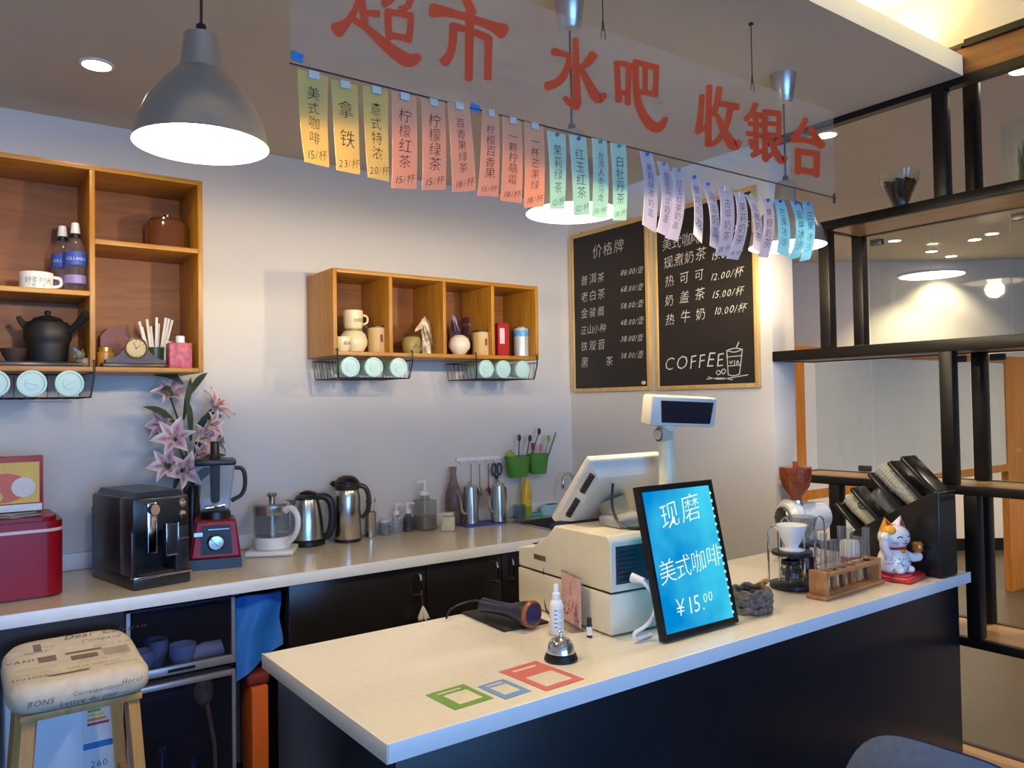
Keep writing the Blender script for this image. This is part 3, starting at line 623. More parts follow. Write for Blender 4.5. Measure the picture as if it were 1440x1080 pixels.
for px, lab, dy in ((88, 'left of two clear bottles with blue labels, partly hidden', 0.07), (106, 'right of two clear bottles with blue labels, in front', -0.01)):
    q = Y(3.30+dy, px, 400); t = thing('syrup_bottle', lab + ' on the cube shelf', 'bottle', (q.x, 3.30+dy, zl), 0, 'blue label bottles')
    m = MB(); m.lathe([(0.033, 0.0), (0.0365, 0.004), (0.0365, 0.15), (0.033, 0.17), (0.018, 0.198), (0.014, 0.205), (0.014, 0.215)], seg=28); m.build('bottle_body', BOT, t)
    m = MB(); m.lathe([(0.037, 0.098), (0.037, 0.146)], seg=28); o = m.build('label', mat('blue_label', (52, 84, 176), 0.5), t)
    m = MB(); cup_text(m, 'COLLAGEN', 0.0375, 0.115, -2.6, 0.015, 0.24); m.build('writing', mat('white_ink', (236, 236, 240), 0.6), o)
    m = MB(); m.lathe([(0.037, 0.03), (0.0372, 0.035), (0.037, 0.06)], seg=28); m.build('lower_label', mat('violet_label', (150, 134, 190), 0.5), t)
    m = MB(); m.lathe([(0.018, 0.200), (0.018, 0.214), (0.0165, 0.216)], seg=20); m.build('neck_ring', BLACKP, t)
    m = MB(); m.lathe([(0.0165, 0.215), (0.0165, 0.222), (0.013, 0.253), (0.011, 0.256), (0, 0.256)], seg=20); m.build('cap', WHITEP, t)
zb_ = LZ0+TH
IRON = mat('black_iron', (38, 36, 36), 0.5, 0.2, bump=0.3, scale=60); DKCLAY = mat('dark_clay', (58, 44, 40), 0.6)
t = thing('tea_tray', 'dark flat tea tray on the bottom left of the cube shelf', 'tray', (0.26, 3.345, zb_)); m = MB(); m.box((0, 0, 0.008), (0.36, 0.2, 0.016), None, 0.004); m.box((0, 0, 0.016), (0.33, 0.17, 0.004), None, 0.001); m.build('tray_board', mat('dark_tray', (52, 44, 46), 0.25), t)
q = Y(3.34, 67, 490); t = thing('side_handle_teapot', 'dark iron teapot with a raised side handle on the tea tray', 'teapot', (q.x, 3.34, zb_+0.0185))
m = MB(); m.lathe([(0.062, 0), (0.066, 0.008), (0.07, 0.06), (0.072, 0.075), (0.078, 0.085), (0.078, 0.125), (0.066, 0.146), (0.036, 0.158)], seg=30); m.build('pot_body', IRON, t)
m = MB(); m.lathe([(0.05, 0.154), (0.044, 0.162), (0.02, 0.170), (0.008, 0.172), (0.012, 0.184), (0.008, 0.190), (0, 0.19)], seg=24); m.build('lid', IRON, t)
m = MB(); m.tube([(0.06, -0.03, 0.11), (0.085, -0.06, 0.135), (0.115, -0.10, 0.175)], [0.012, 0.012, 0.018], 10); m.build('handle', IRON, t)
m = MB(); m.tube([(-0.06, 0, 0.12), (-0.085, 0, 0.15), (-0.092, 0, 0.165)], [0.014, 0.010, 0.008], 8); m.build('spout', IRON, t)
q = Y(3.29, 19, 490); t = thing('tea_cup', 'small dark clay cup at the far left of the tea tray', 'cup', (q.x, 3.29, zb_+0.0185)); m = MB(); m.shell([(0.022, 0), (0.034, 0.02), (0.042, 0.045)], 0.003); m.build('cup_body', DKCLAY, t)
q = Y(3.28, 118, 500); t = thing('tea_pet', 'small pale stone figure at the right end of the tea tray', 'ornament', (q.x, 3.285, zb_)); m = MB(); m.ball((0, 0, 0.018), 0.026, 14, sc_=(1.1, 0.9, 0.7)); m.ball((-0.012, -0.006, 0.045), 0.016, 12); m.ball((-0.02, -0.01, 0.058), 0.006, 8); m.ball((-0.006, -0.006, 0.06), 0.006, 8); m.build('figure', mat('pale_stone', (170, 150, 128), 0.6), t)
q = Y(3.33, 102, 495); t = thing('glass_pitcher', 'small clear pitcher beside the iron teapot on the tray', 'pitcher', (q.x, 3.262, zb_+0.0185)); m = MB(); m.shell([(0.02, 0), (0.026, 0.012), (0.024, 0.045), (0.028, 0.06)], 0.002); m.build('pitcher_body', GLS, t)
# right column, top: dark lidded canister
q = Y(3.36, 236, 330); t = thing('storage_jar', 'dark brown glass storage jar with a domed lid in the upper right compartment', 'jar', (q.x, 3.37, zs2+TH/2))
m = MB(); m.lathe([(0.075, 0), (0.08, 0.006), (0.082, 0.105), (0.075, 0.118), (0.066, 0.122)], seg=36); m.build('jar_body', mat('brown_glass', (96, 54, 32), 0.12, coat=0.5), t)
m = MB(); m.lathe([(0.068, 0.121), (0.066, 0.130), (0.04, 0.138), (0.012, 0.142), (0.014, 0.152), (0, 0.156)], seg=30); m.build('lid', mat('brown_lid', (80, 44, 28), 0.2), t)
# right column, bottom
q = Y(3.30, 190, 512); t = thing('desk_clock', 'dark wooden hump-shaped desk clock with a round pale dial', 'clock', (q.x, 3.30, zb_))
pr = []
for k in range(41):
    u = -1+2*k/40; pr.append((0.105*u, 0.018+0.012+0.085*math.exp(-(u*2.2)**2)+0.004*(1-u*u)))
CLK = wood('clock_wood', (42, 22, 18), (64, 34, 26), 'x', 0.3)
m = MB(); m.prism([(-0.105, 0.018)]+pr+[(0.105, 0.018)], -0.02, 0.02); m.build('case', CLK, t)
m = MB(); m.box((0, 0, 0.009), (0.235, 0.055, 0.018), None, 0.004); m.build('plinth', CLK, t)
m = MB(); m.lathe([(0.040, 0), (0.042, 0.004), (0.036, 0.007), (0.034, 0.003)], (0, -0.02, 0.075), 32, (PI/2, 0, 0)); m.build('bezel', mat('old_brass', (150, 126, 84), 0.3, 0.8), t)
m = MB(); m.lathe([(0, 0.002), (0.036, 0.002), (0.036, 0)], (0, -0.02, 0.075), 32, (PI/2, 0, 0)); dl = m.build('dial', mat('dial_paper', (206, 200, 180), 0.5), t)
m = MB()
for k in range(12): a = k*PI/6; m.box((0.029*math.sin(a), -0.0225, 0.075+0.029*math.cos(a)), (0.002, 0.001, 0.007 if k % 3 else 0.010), (0, a, 0))
m.box((0.006, -0.0235, 0.080), (0.002, 0.001, 0.02), (0, 0.9, 0)); m.box((-0.004, -0.0245, 0.085), (0.0015, 0.001, 0.026), (0, -0.4, 0)); m.ball((0, -0.0235, 0.075), 0.003, 8, 1); m.build('hands', [INK, mat('red_dot', (170, 50, 40), 0.4)], dl)
q = Y(3.37, 218, 500); cx, cy = q.x, 3.36
t = thing('straw_holder', 'small dark green cup holding paper-wrapped straws, behind the clock', 'cup', (cx, cy, zb_)); m = MB(); m.shell([(0.03, 0), (0.034, 0.085)], 0.003); m.build('cup_body', mat('dark_green_cup', (60, 70, 44), 0.4), t)
for k in range(9):
    lab = 'paper-wrapped white straw standing in the dark green cup behind the clock'
    t = thing('wrapped_straw', lab, 'straw', (cx-0.018+0.0045*k, cy-0.008+0.006*(k % 3), zb_+0.006), 0, 'wrapped straws in the green cup'); d = (-0.045+0.0115*k, random.uniform(-0.02, 0.02), 0.175+random.uniform(-0.02, 0.025)); d = (d[0]*1.0, d[1], d[2])
    m = MB(); m.cyl((0, 0, 0), d, 0.0052, seg=8); m.build('wrapper', mat('straw_paper', (226, 218, 206), 0.7), t)
q = Y(3.29, 253, 515); t = thing('rose_print_box', 'pink rose-printed box with a white cap, right front corner of the cube shelf', 'box', (q.x-0.004, 3.285, zb_))
ROSE = mat('rose_paper', (184, 88, 106), 0.5, var=0.45, scale=45)
m = MB(); m.box((0, 0, 0.05), (0.085, 0.06, 0.10), None, 0.004); m.build('box_body', ROSE, t); m = MB(); m.lathe([(0.017, 0.10), (0.017, 0.126), (0.015, 0.128), (0, 0.128)], (0.005, 0, 0), 20); m.build('cap', WHITEP, t)
q = Y(3.34, 243, 515); t = thing('white_jar', 'small white jar half hidden behind the rose-printed box', 'jar', (q.x-0.015, 3.37, zb_)); m = MB(); m.lathe([(0.026, 0), (0.03, 0.004), (0.03, 0.085), (0.02, 0.095)], seg=24); m.build('jar_body', PORC, t); m = MB(); m.lathe([(0.022, 0.094), (0.022, 0.112), (0, 0.114)], seg=20); m.build('cap', WHITEP, t)
q = Y(3.42, 163, 500); t = thing('paper_bag', 'dark red folded paper bag standing at the back behind the clock', 'bag', (q.x, 3.45, zb_))
m = MB(); m.prism([(-0.055, 0), (0.055, 0), (0.058, 0.13), (0.05, 0.155), (0.03, 0.15), (0.028, 0.175), (-0.03, 0.16), (-0.054, 0.13)], -0.03, 0.03); m.build('bag', mat('dark_red_paper', (104, 40, 44), 0.5), t)
q = Y(3.40, 148, 512); t = thing('honey_jar', 'small amber jar left of the desk clock', 'jar', (q.x, 3.385, zb_)); m = MB(); m.lathe([(0.028, 0), (0.032, 0.004), (0.032, 0.06), (0.024, 0.068)], seg=24); m.build('jar_body', mat('amber_glass', (190, 140, 60), 0.2), t); m = MB(); m.lathe([(0.027, 0.066), (0.027, 0.082), (0, 0.083)], seg=24); m.build('lid', mat('gold_lid', (196, 160, 80), 0.3, 0.5), t)

# ---------------------------------------------------------------- things on the long shelf
zm = MZ0+TH
def mx(px, y=3.33): return Y(y, px, 490).x
def seat(nm, px, y=3.33): return (mx(px, y), y, zm)
x0 = mx(497); t = thing('round_teapot', 'round cream teapot at the left of the long shelf, under a stacked mug', 'teapot', (x0, 3.33, zm))
m = MB(); m.lathe([(0.03, 0), (0.045, 0.006), (0.062, 0.035), (0.064, 0.055), (0.055, 0.085), (0.042, 0.098), (0.038, 0.102)], seg=32); m.build('pot_body', CRP, t)
m = MB(); m.lathe([(0.044, 0.100), (0.044, 0.108), (0, 0.109)], seg=28); m.build('lid', mat('olive_rim', (120, 110, 50), 0.4), t)
t2 = thing('tea_mug', 'cream mug with black writing stacked on the round teapot', 'mug', (x0, 3.33, zm+0.1092))
m = MB(); m.shell([(0.036, 0), (0.043, 0.012), (0.045, 0.07), (0.044, 0.084)], 0.003); m.build('cup_body', CRP, t2); m = MB(); cup_text(m, '吉祥如意', 0.0455, 0.03, -2.0, 0.02, 0.4); m.build('writing', INK, t2)
m = MB(); m.tube([(0.042, -0.01, 0.065), (0.066, -0.012, 0.06), (0.066, -0.012, 0.03), (0.043, -0.01, 0.022)], 0.005, 8, smooth=2); m.build('handle', CRP, t2)
t = thing('tea_bowl', 'small cream bowl with dark marks at the left end of the long shelf', 'bowl', (mx(478, 3.27)+0.012, 3.268, zm)); m = MB(); m.shell([(0.022, 0), (0.036, 0.02), (0.041, 0.05), (0.038, 0.066)], 0.003); m.build('bowl', CRP, t); m = MB(); cup_text(m, '福寿', 0.0405, 0.03, -1.9, 0.02, 0.5); m.build('writing', INK, t)
GLZ = mat('grey_glaze', (140, 128, 110), 0.3)
t = thing('stacked_cups', 'slim grey stoneware jug behind the tea canister in the first compartment', 'jug', seat('', 519, 3.42)); m = MB(); m.shell([(0.03, 0), (0.036, 0.06), (0.03, 0.11), (0.034, 0.135)], 0.004); m.build('jug_body', GLZ, t); m = MB(); m.tube([(0.03, 0, 0.12), (0.058, 0, 0.11), (0.056, 0, 0.06), (0.034, 0, 0.05)], 0.005, 8, smooth=2); m.build('handle', GLZ, t); t.name = 'stoneware_jug'
TIN = wood('tin_paper', (196, 160, 100), (216, 184, 126), 'z', 0.5)
for px, y, lab in ((531, 3.32, 'tan tea canister with dark lid in the first compartment of the long shelf'), (677, 3.30, 'tan tea canister with dark lid in the third compartment, right of the round vase')):
    t = thing('tea_canister', lab, 'canister', (mx(px, y), y, zm), 0, 'tan tea canisters'); m = MB(); m.lathe([(0.043, 0), (0.045, 0.003), (0.045, 0.118)], seg=32); m.build('canister_body', TIN, t); m = MB(); m.lathe([(0.046, 0.117), (0.046, 0.124), (0.04, 0.128), (0, 0.128)], seg=32); m.build('lid', mat('dark_brown_lid', (70, 40, 26), 0.4), t)
    m = MB(); m.sheet(lambda u, v: (0.0456*math.cos(-1.75+0.28*u), 0.0456*math.sin(-1.75+0.28*u), 0.05+0.035*v), 4, 1); m.build('label', mat('seal_label', (120, 60, 40), 0.5), t)
t = thing('tea_jar', 'squat olive pottery jar with writing in the second compartment', 'jar', seat('', 579, 3.30)); m = MB(); m.lathe([(0.032, 0), (0.044, 0.018), (0.046, 0.05), (0.04, 0.075), (0.036, 0.08)], seg=28); m.build('jar_body', mat('olive_glaze', (160, 138, 76), 0.4), t); m = MB(); m.lathe([(0.036, 0.08), (0.034, 0.088), (0.01, 0.094), (0, 0.095)], seg=24); m.build('lid', DKCLAY, t); m = MB(); cup_text(m, '茶道', 0.0472, 0.028, -2.0, 0.03, 0.62); m.build('writing', INK, t)
t = thing('foil_bag', 'crumpled silver and brown foil bag standing beside the olive jar', 'bag', seat('', 598, 3.31)); 
def foil(u, v):
    w_ = 0.034*(1-0.35*v); a = u*2*PI; k = 1+0.18*math.sin(5*a+9*v)+0.1*math.sin(11*v+2*a)
    return (w_*k*math.cos(a)+0.012*math.sin(3*v), 0.022*k*math.sin(a)*(1-0.7*v), 0.16*v+0.012*math.sin(2*a)*v)
m = MB(); m.sheet(foil, 24, 14); m.prism([(-0.01, 0.13), (0.012, 0.16), (-0.002, 0.185), (-0.055, 0.12), (-0.06, 0.105)], -0.004, 0.004); m.build('bag', mat('foil', (150, 136, 116), 0.42, 0.6, var=0.5, scale=40), t)
t = thing('round_vase', 'round pale pink-white vase in the third compartment', 'vase', seat('', 646, 3.29)); m = MB(); m.lathe([(0.02, 0), (0.028, 0.003), (0.052, 0.035), (0.054, 0.055), (0.045, 0.082), (0.024, 0.098), (0.012, 0.1), (0.010, 0.094)], seg=32); m.build('vase_body', mat('pale_glaze', (232, 214, 196), 0.25, var=0.02), t)
t = thing('foil_bag', 'small dark violet foil bag at the back left of the third compartment', 'bag', seat('', 640, 3.42)); m = MB(); m.sheet(lambda u, v: tuple(a*b for a, b in zip(foil(u, v), (1, 1, 1.25))), 24, 14); m.build('bag', mat('violet_foil', (74, 56, 76), 0.3, 0.5, var=0.4, scale=40), t)
t = thing('gift_box', 'dark purple upright gift box at the back of the third compartment', 'box', seat('', 666, 3.45)); m = MB(); m.box((0, 0, 0.105), (0.10, 0.07, 0.21), None, 0.003); m.build('box_body', mat('purple_card', (92, 52, 62), 0.5), t); m = MB(); m.box((0, 0, 0.17), (0.103, 0.073, 0.012)); m.build('band', mat('dull_gold', (150, 116, 70), 0.4, 0.4), t)
t = thing('coffee_packet', 'red coffee packet with white panel in the fourth compartment', 'packet', seat('', 705, 3.31)); m = MB(); m.prism([(-0.034, 0), (0.034, 0), (0.036, 0.15), (0.03, 0.17), (-0.03, 0.17), (-0.036, 0.15)], -0.02, 0.02); m.build('packet', mat('red_packet', (168, 30, 38), 0.35), t); m = MB(); m.box((-0.008, -0.0206, 0.105), (0.03, 0.001, 0.08)); m.build('label', mat('pink_white_label', (226, 196, 200), 0.5), t)
t = thing('drink_can', 'slim blue and white can in the fourth compartment, at the right end', 'can', seat('', 733, 3.29)); m = MB(); m.lathe([(0.034, 0), (0.038, 0.005), (0.038, 0.142), (0.035, 0.15)], seg=28); m.build('can_body', mat('can_print', (196, 200, 206), 0.35, 0.3, var=0.2, scale=20), t); m = MB(); m.lathe([(0.0384, 0.105), (0.0384, 0.135)], seg=28); m.build('label', mat('blue_print', (70, 150, 200), 0.4, var=0.6, scale=50), t); m = MB(); m.lathe([(0.038, 0.15), (0.037, 0.155), (0.033, 0.152), (0, 0.152)], seg=28); m.build('lid', STEEL, t)
# ================================================================ back counter
ZC = 0.92; YBF = 2.873
def Pc(px, py, r=0.0):       # a base whose nearest rim is seen at px, py on the counter top
    q = Z(ZC, px, py); d = Vector((q.x, q.y, 0)).normalized(); return (q.x+d.x*r, q.y+d.y*r, ZC)
t = thing('back_counter', 'beige stone worktop with white edge running along the back wall', 'counter', (1.2, 3.2, 0))
def bc(m, a, b, bev=0): m.b2((a[0]-1.2, a[1]-3.2, a[2]), (b[0]-1.2, b[1]-3.2, b[2]), bev)
SX0, SX1, SY0, SY1 = 2.44, 2.86, 3.02, 3.36
m = MB()
for a, b in (((-0.7, YBF+0.004, 0.88), (SX0, 3.5, ZC)), ((SX1, YBF+0.004, 0.88), (2.998, 3.5, ZC)), ((SX0, YBF+0.004, 0.88), (SX1, SY0, ZC)), ((SX0, SY1, 0.88), (SX1, 3.5, ZC))): bc(m, a, b)
m.build('worktop', STONEB, t)
m = MB(); bc(m, (-0.7, YBF-0.004, 0.879), (2.998, YBF+0.004, ZC+0.001), 0.001); m.build('front_edge', STONEE, t)
m = MB()
for a, b in (((SX0-0.02, SY0-0.02, ZC), (SX1+0.02, SY0, ZC+0.004)), ((SX0-0.02, SY1, ZC), (SX1+0.02, SY1+0.02, ZC+0.004)), ((SX0-0.02, SY0, ZC), (SX0, SY1, ZC+0.004)), ((SX1, SY0, ZC), (SX1+0.02, SY1, ZC+0.004)),
             ((SX0, SY0, ZC-0.14), (SX1, SY1, ZC-0.13)), ((SX0, SY0, ZC-0.13), (SX0+0.008, SY1, ZC)), ((SX1-0.008, SY0, ZC-0.13), (SX1, SY1, ZC)), ((SX0, SY0, ZC-0.13), (SX1, SY0+0.008, ZC)), ((SX0, SY1-0.008, ZC-0.13), (SX1, SY1, ZC))): bc(m, a, b)
m.build('sink_basin', STEEL, t)

# cabinets below: black doors with bow handles
CAB = mat('black_cabinet_gloss', (30, 25, 26), 0.25, var=0.05)
def cabinet(label, x0, x1, doors):
    t = thing('base_cabinet', label, 'cabinet', ((x0+x1)/2, 3.2, 0)); c = (x0+x1)/2
    m = MB(); m.b2((x0-c, -0.28, 0.08), (x1-c, 0.29, 0.73)); m.b2((x0-c, -0.28, 0.73), (x1-c, -0.262, 0.876)); m.b2((x0-c, 0.2, 0.73), (x1-c, 0.29, 0.876)); m.b2((x0-c, -0.24, 0), (x1-c, 0.29, 0.08)); m.build('body', CAB, t)
    for a, b, hx in doors:
        m = MB(); m.b2((a+0.003-c, -0.30, 0.085), (b-0.003-c, -0.281, 0.872), 0.003); d = m.build('door', CAB, t)
        m = MB(); h = hx-c; m.tube([(h, -0.30, 0.845), (h, -0.325, 0.842), (h, -0.332, 0.80), (h, -0.325, 0.757), (h, -0.30, 0.754)], 0.0065, 10, smooth=2); m.build('handle', CHROME, d)
cabinet('black base cabinet whose one door has a single chrome handle with a white tassel', 1.07, 1.66, ((1.07, 1.66, 1.619),))
cabinet('black base cabinet with a pair of doors whose chrome handles stand side by side', 1.66, 2.96, ((1.66, 2.047, 2.004), (2.047, 2.50, 2.09), (2.50, 2.96, 2.90)))
q = Y(2.86, 590, 862); t = thing('tassel', 'fluffy white tassel hanging from a cabinet door handle', 'tassel', (1.619, 2.858, q.z-0.03)); m = MB()
for k in range(60):
    a = random.uniform(0, 6.28); r = 0.03*math.sqrt(random.random()); m.tube([(0, 0, 0.055), (r*0.5*math.cos(a), 0.6*r*0.5*math.sin(a), 0.03), (r*math.cos(a), 0.6*r*math.sin(a), random.uniform(0, 0.012))], [0.003, 0.003, 0.0012], 4)
m.build('tuft', mat('white_yarn', (224, 216, 206), 0.9), t); m = MB(); m.tube([(0, 0, 0.05), (0, 0.008, 0.12), (0, 0.012, 0.145)], 0.0018, 5); m.build('string', mat('dull_string', (96, 60, 64), 0.8), t)

# disinfection cabinet with two aluminium framed dark glass doors
DX0, DX1 = 0.518, 0.874; DK = mat('dark_interior', (38, 34, 38), 0.5)
t = thing('sterilizer_cabinet', 'dark glass dish sterilizer cabinet with aluminium frame and two glass doors', 'cabinet', ((DX0+DX1)/2, 2.9, 0)); a = (DX1-DX0)/2
m = MB(); m.b2((-a, 0.02, 0.02), (-a+0.012, 0.5, 0.862)); m.b2((a-0.012, 0.02, 0.02), (a, 0.5, 0.862)); m.b2((-a, 0.49, 0.02), (a, 0.5, 0.862)); m.b2((-a, 0.02, 0.85), (a, 0.5, 0.862)); m.b2((-a, 0.02, 0.02), (a, 0.5, 0.032)); m.b2((-a, 0.02, 0.605), (a, 0.5, 0.617)); m.build('body', DK, t)
ALF = mat('aluminium_frame', (176, 176, 182), 0.35, 0.6, var=0.03)
for z0, z1 in ((0.632, 0.862), (0.02, 0.606)):
    m = MB(); m.b2((-a+0.012, 0.004, z0+0.02), (a-0.012, 0.008, z1-0.004)); d = m.build('door', glass('smoked_glass', (206, 212, 230), 0.6, 0.02), t)
    m = MB(); m.b2((-a, 0, z0), (-a+0.012, 0.018, z1)); m.b2((a-0.012, 0, z0), (a, 0.018, z1)); 
    if z0 > 0.3: m.b2((-a+0.012, -0.002, z0), (a-0.012, 0.018, z0+0.028), 0.002)
    else: m.b2((-a+0.012, 0, z1-0.018), (a-0.012, 0.018, z1), 0.002)
    m.build('door_frame', ALF, d)
    if z0 > 0.3: m = MB(); m.b2((-0.05, -0.004, z0+0.009), (0.04, 0.0, z0+0.019)); m.build('finger_slot', BLACKP, d)
BLG = mat('blue_grey_melamine', (190, 204, 232), 0.3)
for k, (px, py, rr) in enumerate(((195, 898, 0.045), (223, 892, 0.04), (250, 897, 0.045))):
    q = Y(3.03+0.02*k, px, py); t = thing('glass_bowl', ('leftmost', 'middle', 'rightmost')[k]+' pale bowl standing behind the upper sterilizer door', 'bowl', (q.x, 3.0+0.085*(k == 1), 0.6175), 0, 'bowls in the sterilizer')
    m = MB(); m.shell([(rr*0.5, 0), (rr*0.6, 0.006), (rr*0.95, 0.05), (rr, 0.085+0.01*(k == 1))], 0.003); m.build('bowl', BLG, t)
q = Y(3.0, 312, 905); t = thing('paper_cup_stack', 'crumpled white stack of cups lying behind the right side of the upper sterilizer door', 'cups', (0.785, 3.0, 0.6175)); m = MB()
for k in range(5): m.shell([(0.024, 0.0), (0.032, 0.05)], 0.002, loc=(-0.035+0.014*k, 0, 0.036), rot=(0, PI/2-0.2, 0), seg=20)
m.build('cups', WHITEP, t)
q = Y(2.97, 293, 965); t = thing('wooden_scoop', 'pale wooden scoop leaning behind the lower sterilizer door', 'scoop', (q.x, 2.97, 0.0325)); m = MB(); m.tube([(0.03, 0, 0), (0.02, 0.0, 0.3), (-0.005, 0.0, 0.45)], 0.008, 8); m.ball((-0.015, 0, 0.495), 0.035, 16, sc_=(1, 0.6, 1.4)); m.build('scoop', wood('scoop_wood', (170, 120, 80), (196, 146, 100), 'z'), t)
for k, (px, hh) in enumerate(((232, 0.30), (276, 0.24))):
    q = Y(3.0, px, 1000); t = thing('dark_bottle', ('taller', 'shorter')[k]+' dark bottle behind the lower sterilizer door', 'bottle', (q.x, 3.05, 0.0325), 0, 'dark bottles in the sterilizer'); m = MB(); m.lathe([(0.035, 0), (0.038, 0.004), (0.038, hh*0.7), (0.016, hh*0.85), (0.015, hh), (0, hh)], seg=24); m.build('bottle_body', mat('navy_glass', (34, 44, 66), 0.15), t)

t = thing('base_cabinet', 'dark base cabinet panels around the white mini fridge at the far left', 'cabinet', (-0.1, 3.1, 0))
m = MB(); m.b2((-0.6, -0.215, 0.72), (0.61, -0.2, 0.876)); m.build('fascia', CAB, t)
m = MB(); m.b2((-0.6, -0.215, 0.06), (0.262, -0.2, 0.716), 0.002); m.build('door', CAB, t)
m = MB(); m.b2((-0.6, 0.37, 0.0), (0.61, 0.38, 0.876)); m.build('back_panel', CAB, t)
# blue sack and orange box in the open bay
t = thing('blue_bag', 'bright blue folded plastic sack hanging in the open bay under the counter', 'bag', (0.97, 2.93, 0.55))
def sack(u, v): return (-0.085+0.17*u+0.004*math.sin(9*v), 0.012*math.sin(7*u+3*v)+0.02*v*(1-v), 0.30-0.30*v*(1-0.35*u))
m = MB(); m.sheet(sack, 16, 12, t=(0, 0.03, 0)); m.build('bag', mat('blue_plastic_sack', (40, 110, 200), 0.35, var=0.12, scale=8), t)
t = thing('cardboard_box', 'tall orange box standing upright in the open bay under the counter', 'box', (0.965, 2.97, 0)); m = MB(); m.box((0, 0, 0.26), (0.06, 0.12, 0.52), None, 0.003); m.build('box_body', mat('orange_card', (206, 96, 28), 0.5), t)
t = thing('dark_red_cloth', 'folded dark red cloth lying on top of the tall orange box', 'cloth', (0.965, 2.97, 0.5205)); m = MB(); m.box((0, 0, 0.022), (0.085, 0.10, 0.044), None, 0.016, seg=4); m.build('cloth', mat('dark_red_fabric', (110, 30, 30), 0.8, bump=0.4, scale=60), t)
t = thing('refrigerator', 'white mini fridge with a blue energy label behind the stool legs', 'fridge', (0.345, 3.1, 0))
FRW = mat('fridge_white', (214, 226, 240), 0.3, var=0.02)
m = MB(); m.b2((-0.17, -0.2, 0.02), (0.165, 0.25, 0.70), 0.008); m.build('body', FRW, t); m = MB(); m.b2((-0.17, -0.235, 0.02), (0.135, -0.203, 0.70), 0.01); d = m.build('door', FRW, t)
m = MB(); qa = Y(2.862, 117, 1000); lx = qa.x-0.345; m.b2((lx, -0.2362, 0.36), (lx+0.10, -0.235, 0.655)); lb = m.build('energy_label', mat('label_white', (206, 220, 236), 0.5), d)
for z0, z1 in ((0.615, 0.655), (0.46, 0.48)): m = MB(); m.b2((lx, -0.2368, z0), (lx+0.10, -0.2363, z1)); m.build('blue_band', mat('label_blue', (44, 120, 200), 0.5), lb)
m = MB()
for k, w_ in enumerate((0.03, 0.038, 0.046, 0.054, 0.062)): m.b2((lx+0.012, -0.2368, 0.59-0.014*k), (lx+0.012+w_, -0.2363, 0.598-0.014*k), mi=k)
m.build('grade_bars', [mat('g%d' % k, c_, 0.5) for k, c_ in enumerate(((40, 130, 70), (130, 170, 60), (226, 200, 60), (220, 140, 50), (190, 60, 50)))], lb)
m = MB(); write(m, '中国能效标识', lambda x, y: (x, -0.237, y), lx+0.008, 0.63, 0.013); write(m, '260', lambda x, y: (x, -0.237, y), lx+0.02, 0.40, 0.03); write(m, '2', lambda x, y: (x, -0.237, y), lx+0.08, 0.585, 0.02); m.build('label_print', INK, lb)

# ---------------------------------------------------------------- things standing on the back counter, from left to right
t = thing('ice_maker', 'glossy red countertop ice maker with a pale rim band at the left end', 'ice maker', (0.215, 3.205, ZC))
def rrect(hx, hy, r, n=8):
    o = []
    for cx, cy, a0 in ((hx-r, hy-r, 0), (-hx+r, hy-r, PI/2), (-hx+r, -hy+r, PI), (hx-r, -hy+r, 1.5*PI)): o += [(cx+r*math.cos(a0+PI/2*k/n), cy+r*math.sin(a0+PI/2*k/n)) for k in range(n+1)]
    return o
m = MB(); m.prism(rrect(0.142, 0.15, 0.055), 0.006, 0.219, 'z'); m.build('body', REDG, t); m = MB(); m.prism(rrect(0.13, 0.138, 0.05), 0, 0.006, 'z'); m.build('base', BLACKP, t)
m = MB(); m.prism(rrect(0.1435, 0.151, 0.056), 0.218, 0.228, 'z'); m.build('rim_band', mat('pale_pink_trim', (216, 190, 188), 0.35), t)
m = MB(); m.prism(rrect(0.142, 0.150, 0.056), 0.228, 0.252, 'z'); m.prism(rrect(0.125, 0.132, 0.05), 0.252, 0.266, 'z'); l_ = m.build('lid', REDG, t)
m = MB(); m.box((-0.02, -0.09, 0.268), (0.20, 0.06, 0.005), None, 0.002); m.build('control_panel', mat('smoky_brown', (70, 34, 34), 0.15), l_)
m = MB(); m.box((-0.02, 0.03, 0.268), (0.19, 0.12, 0.004), None, 0.002); m.build('window', mat('grey_window', (96, 84, 88), 0.12), l_)
q = Y(3.30, 0, 700); t = thing('picture_box', 'red box with an orange and yellow picture, standing on the ice maker lid', 'box', (0.215, 3.27, ZC+0.271)); 
x1 = Y(3.24, 61, 680).x-0.215; zt_ = Y(3.24, 30, 642).z-(ZC+0.271)
m = MB(); m.b2((x1-0.24, -0.03, 0), (x1, 0.03, zt_), 0.002); bx_ = m.build('box_body', mat('crimson_card', (150, 36, 44), 0.4), t)
m = MB(); m.b2((x1-0.235, -0.032, 0.002), (x1-0.004, -0.03, 0.026)); m.build('white_strip', WHITEP, bx_)
def disc(m, x, z, rx, rz, y, mi): m.add([(x, y, z)]+[(x+rx*math.cos(k*PI/16), y, z+rz*math.sin(k*PI/16)) for k in range(32)], [(0, k+1, (k+1) % 32+1) for k in range(32)], mi)
m = MB(); m.b2((x1-0.23, -0.0312, 0.03), (x1-0.012, -0.0305, zt_-0.02), 0, 0); disc(m, x1-0.115, 0.085, 0.07, 0.05, -0.0318, 1); disc(m, x1-0.06, 0.085, 0.036, 0.034, -0.0322, 2); disc(m, x1-0.19, 0.06, 0.035, 0.03, -0.0318, 3); disc(m, x1-0.15, 0.055, 0.03, 0.022, -0.0324, 0)
m.build('picture', [mat('pic_yellow', (228, 180, 50), 0.4), mat('pic_orange', (214, 92, 34), 0.4), mat('pic_cream', (226, 214, 200), 0.4), mat('pic_brown', (120, 50, 30), 0.4)], bx_)

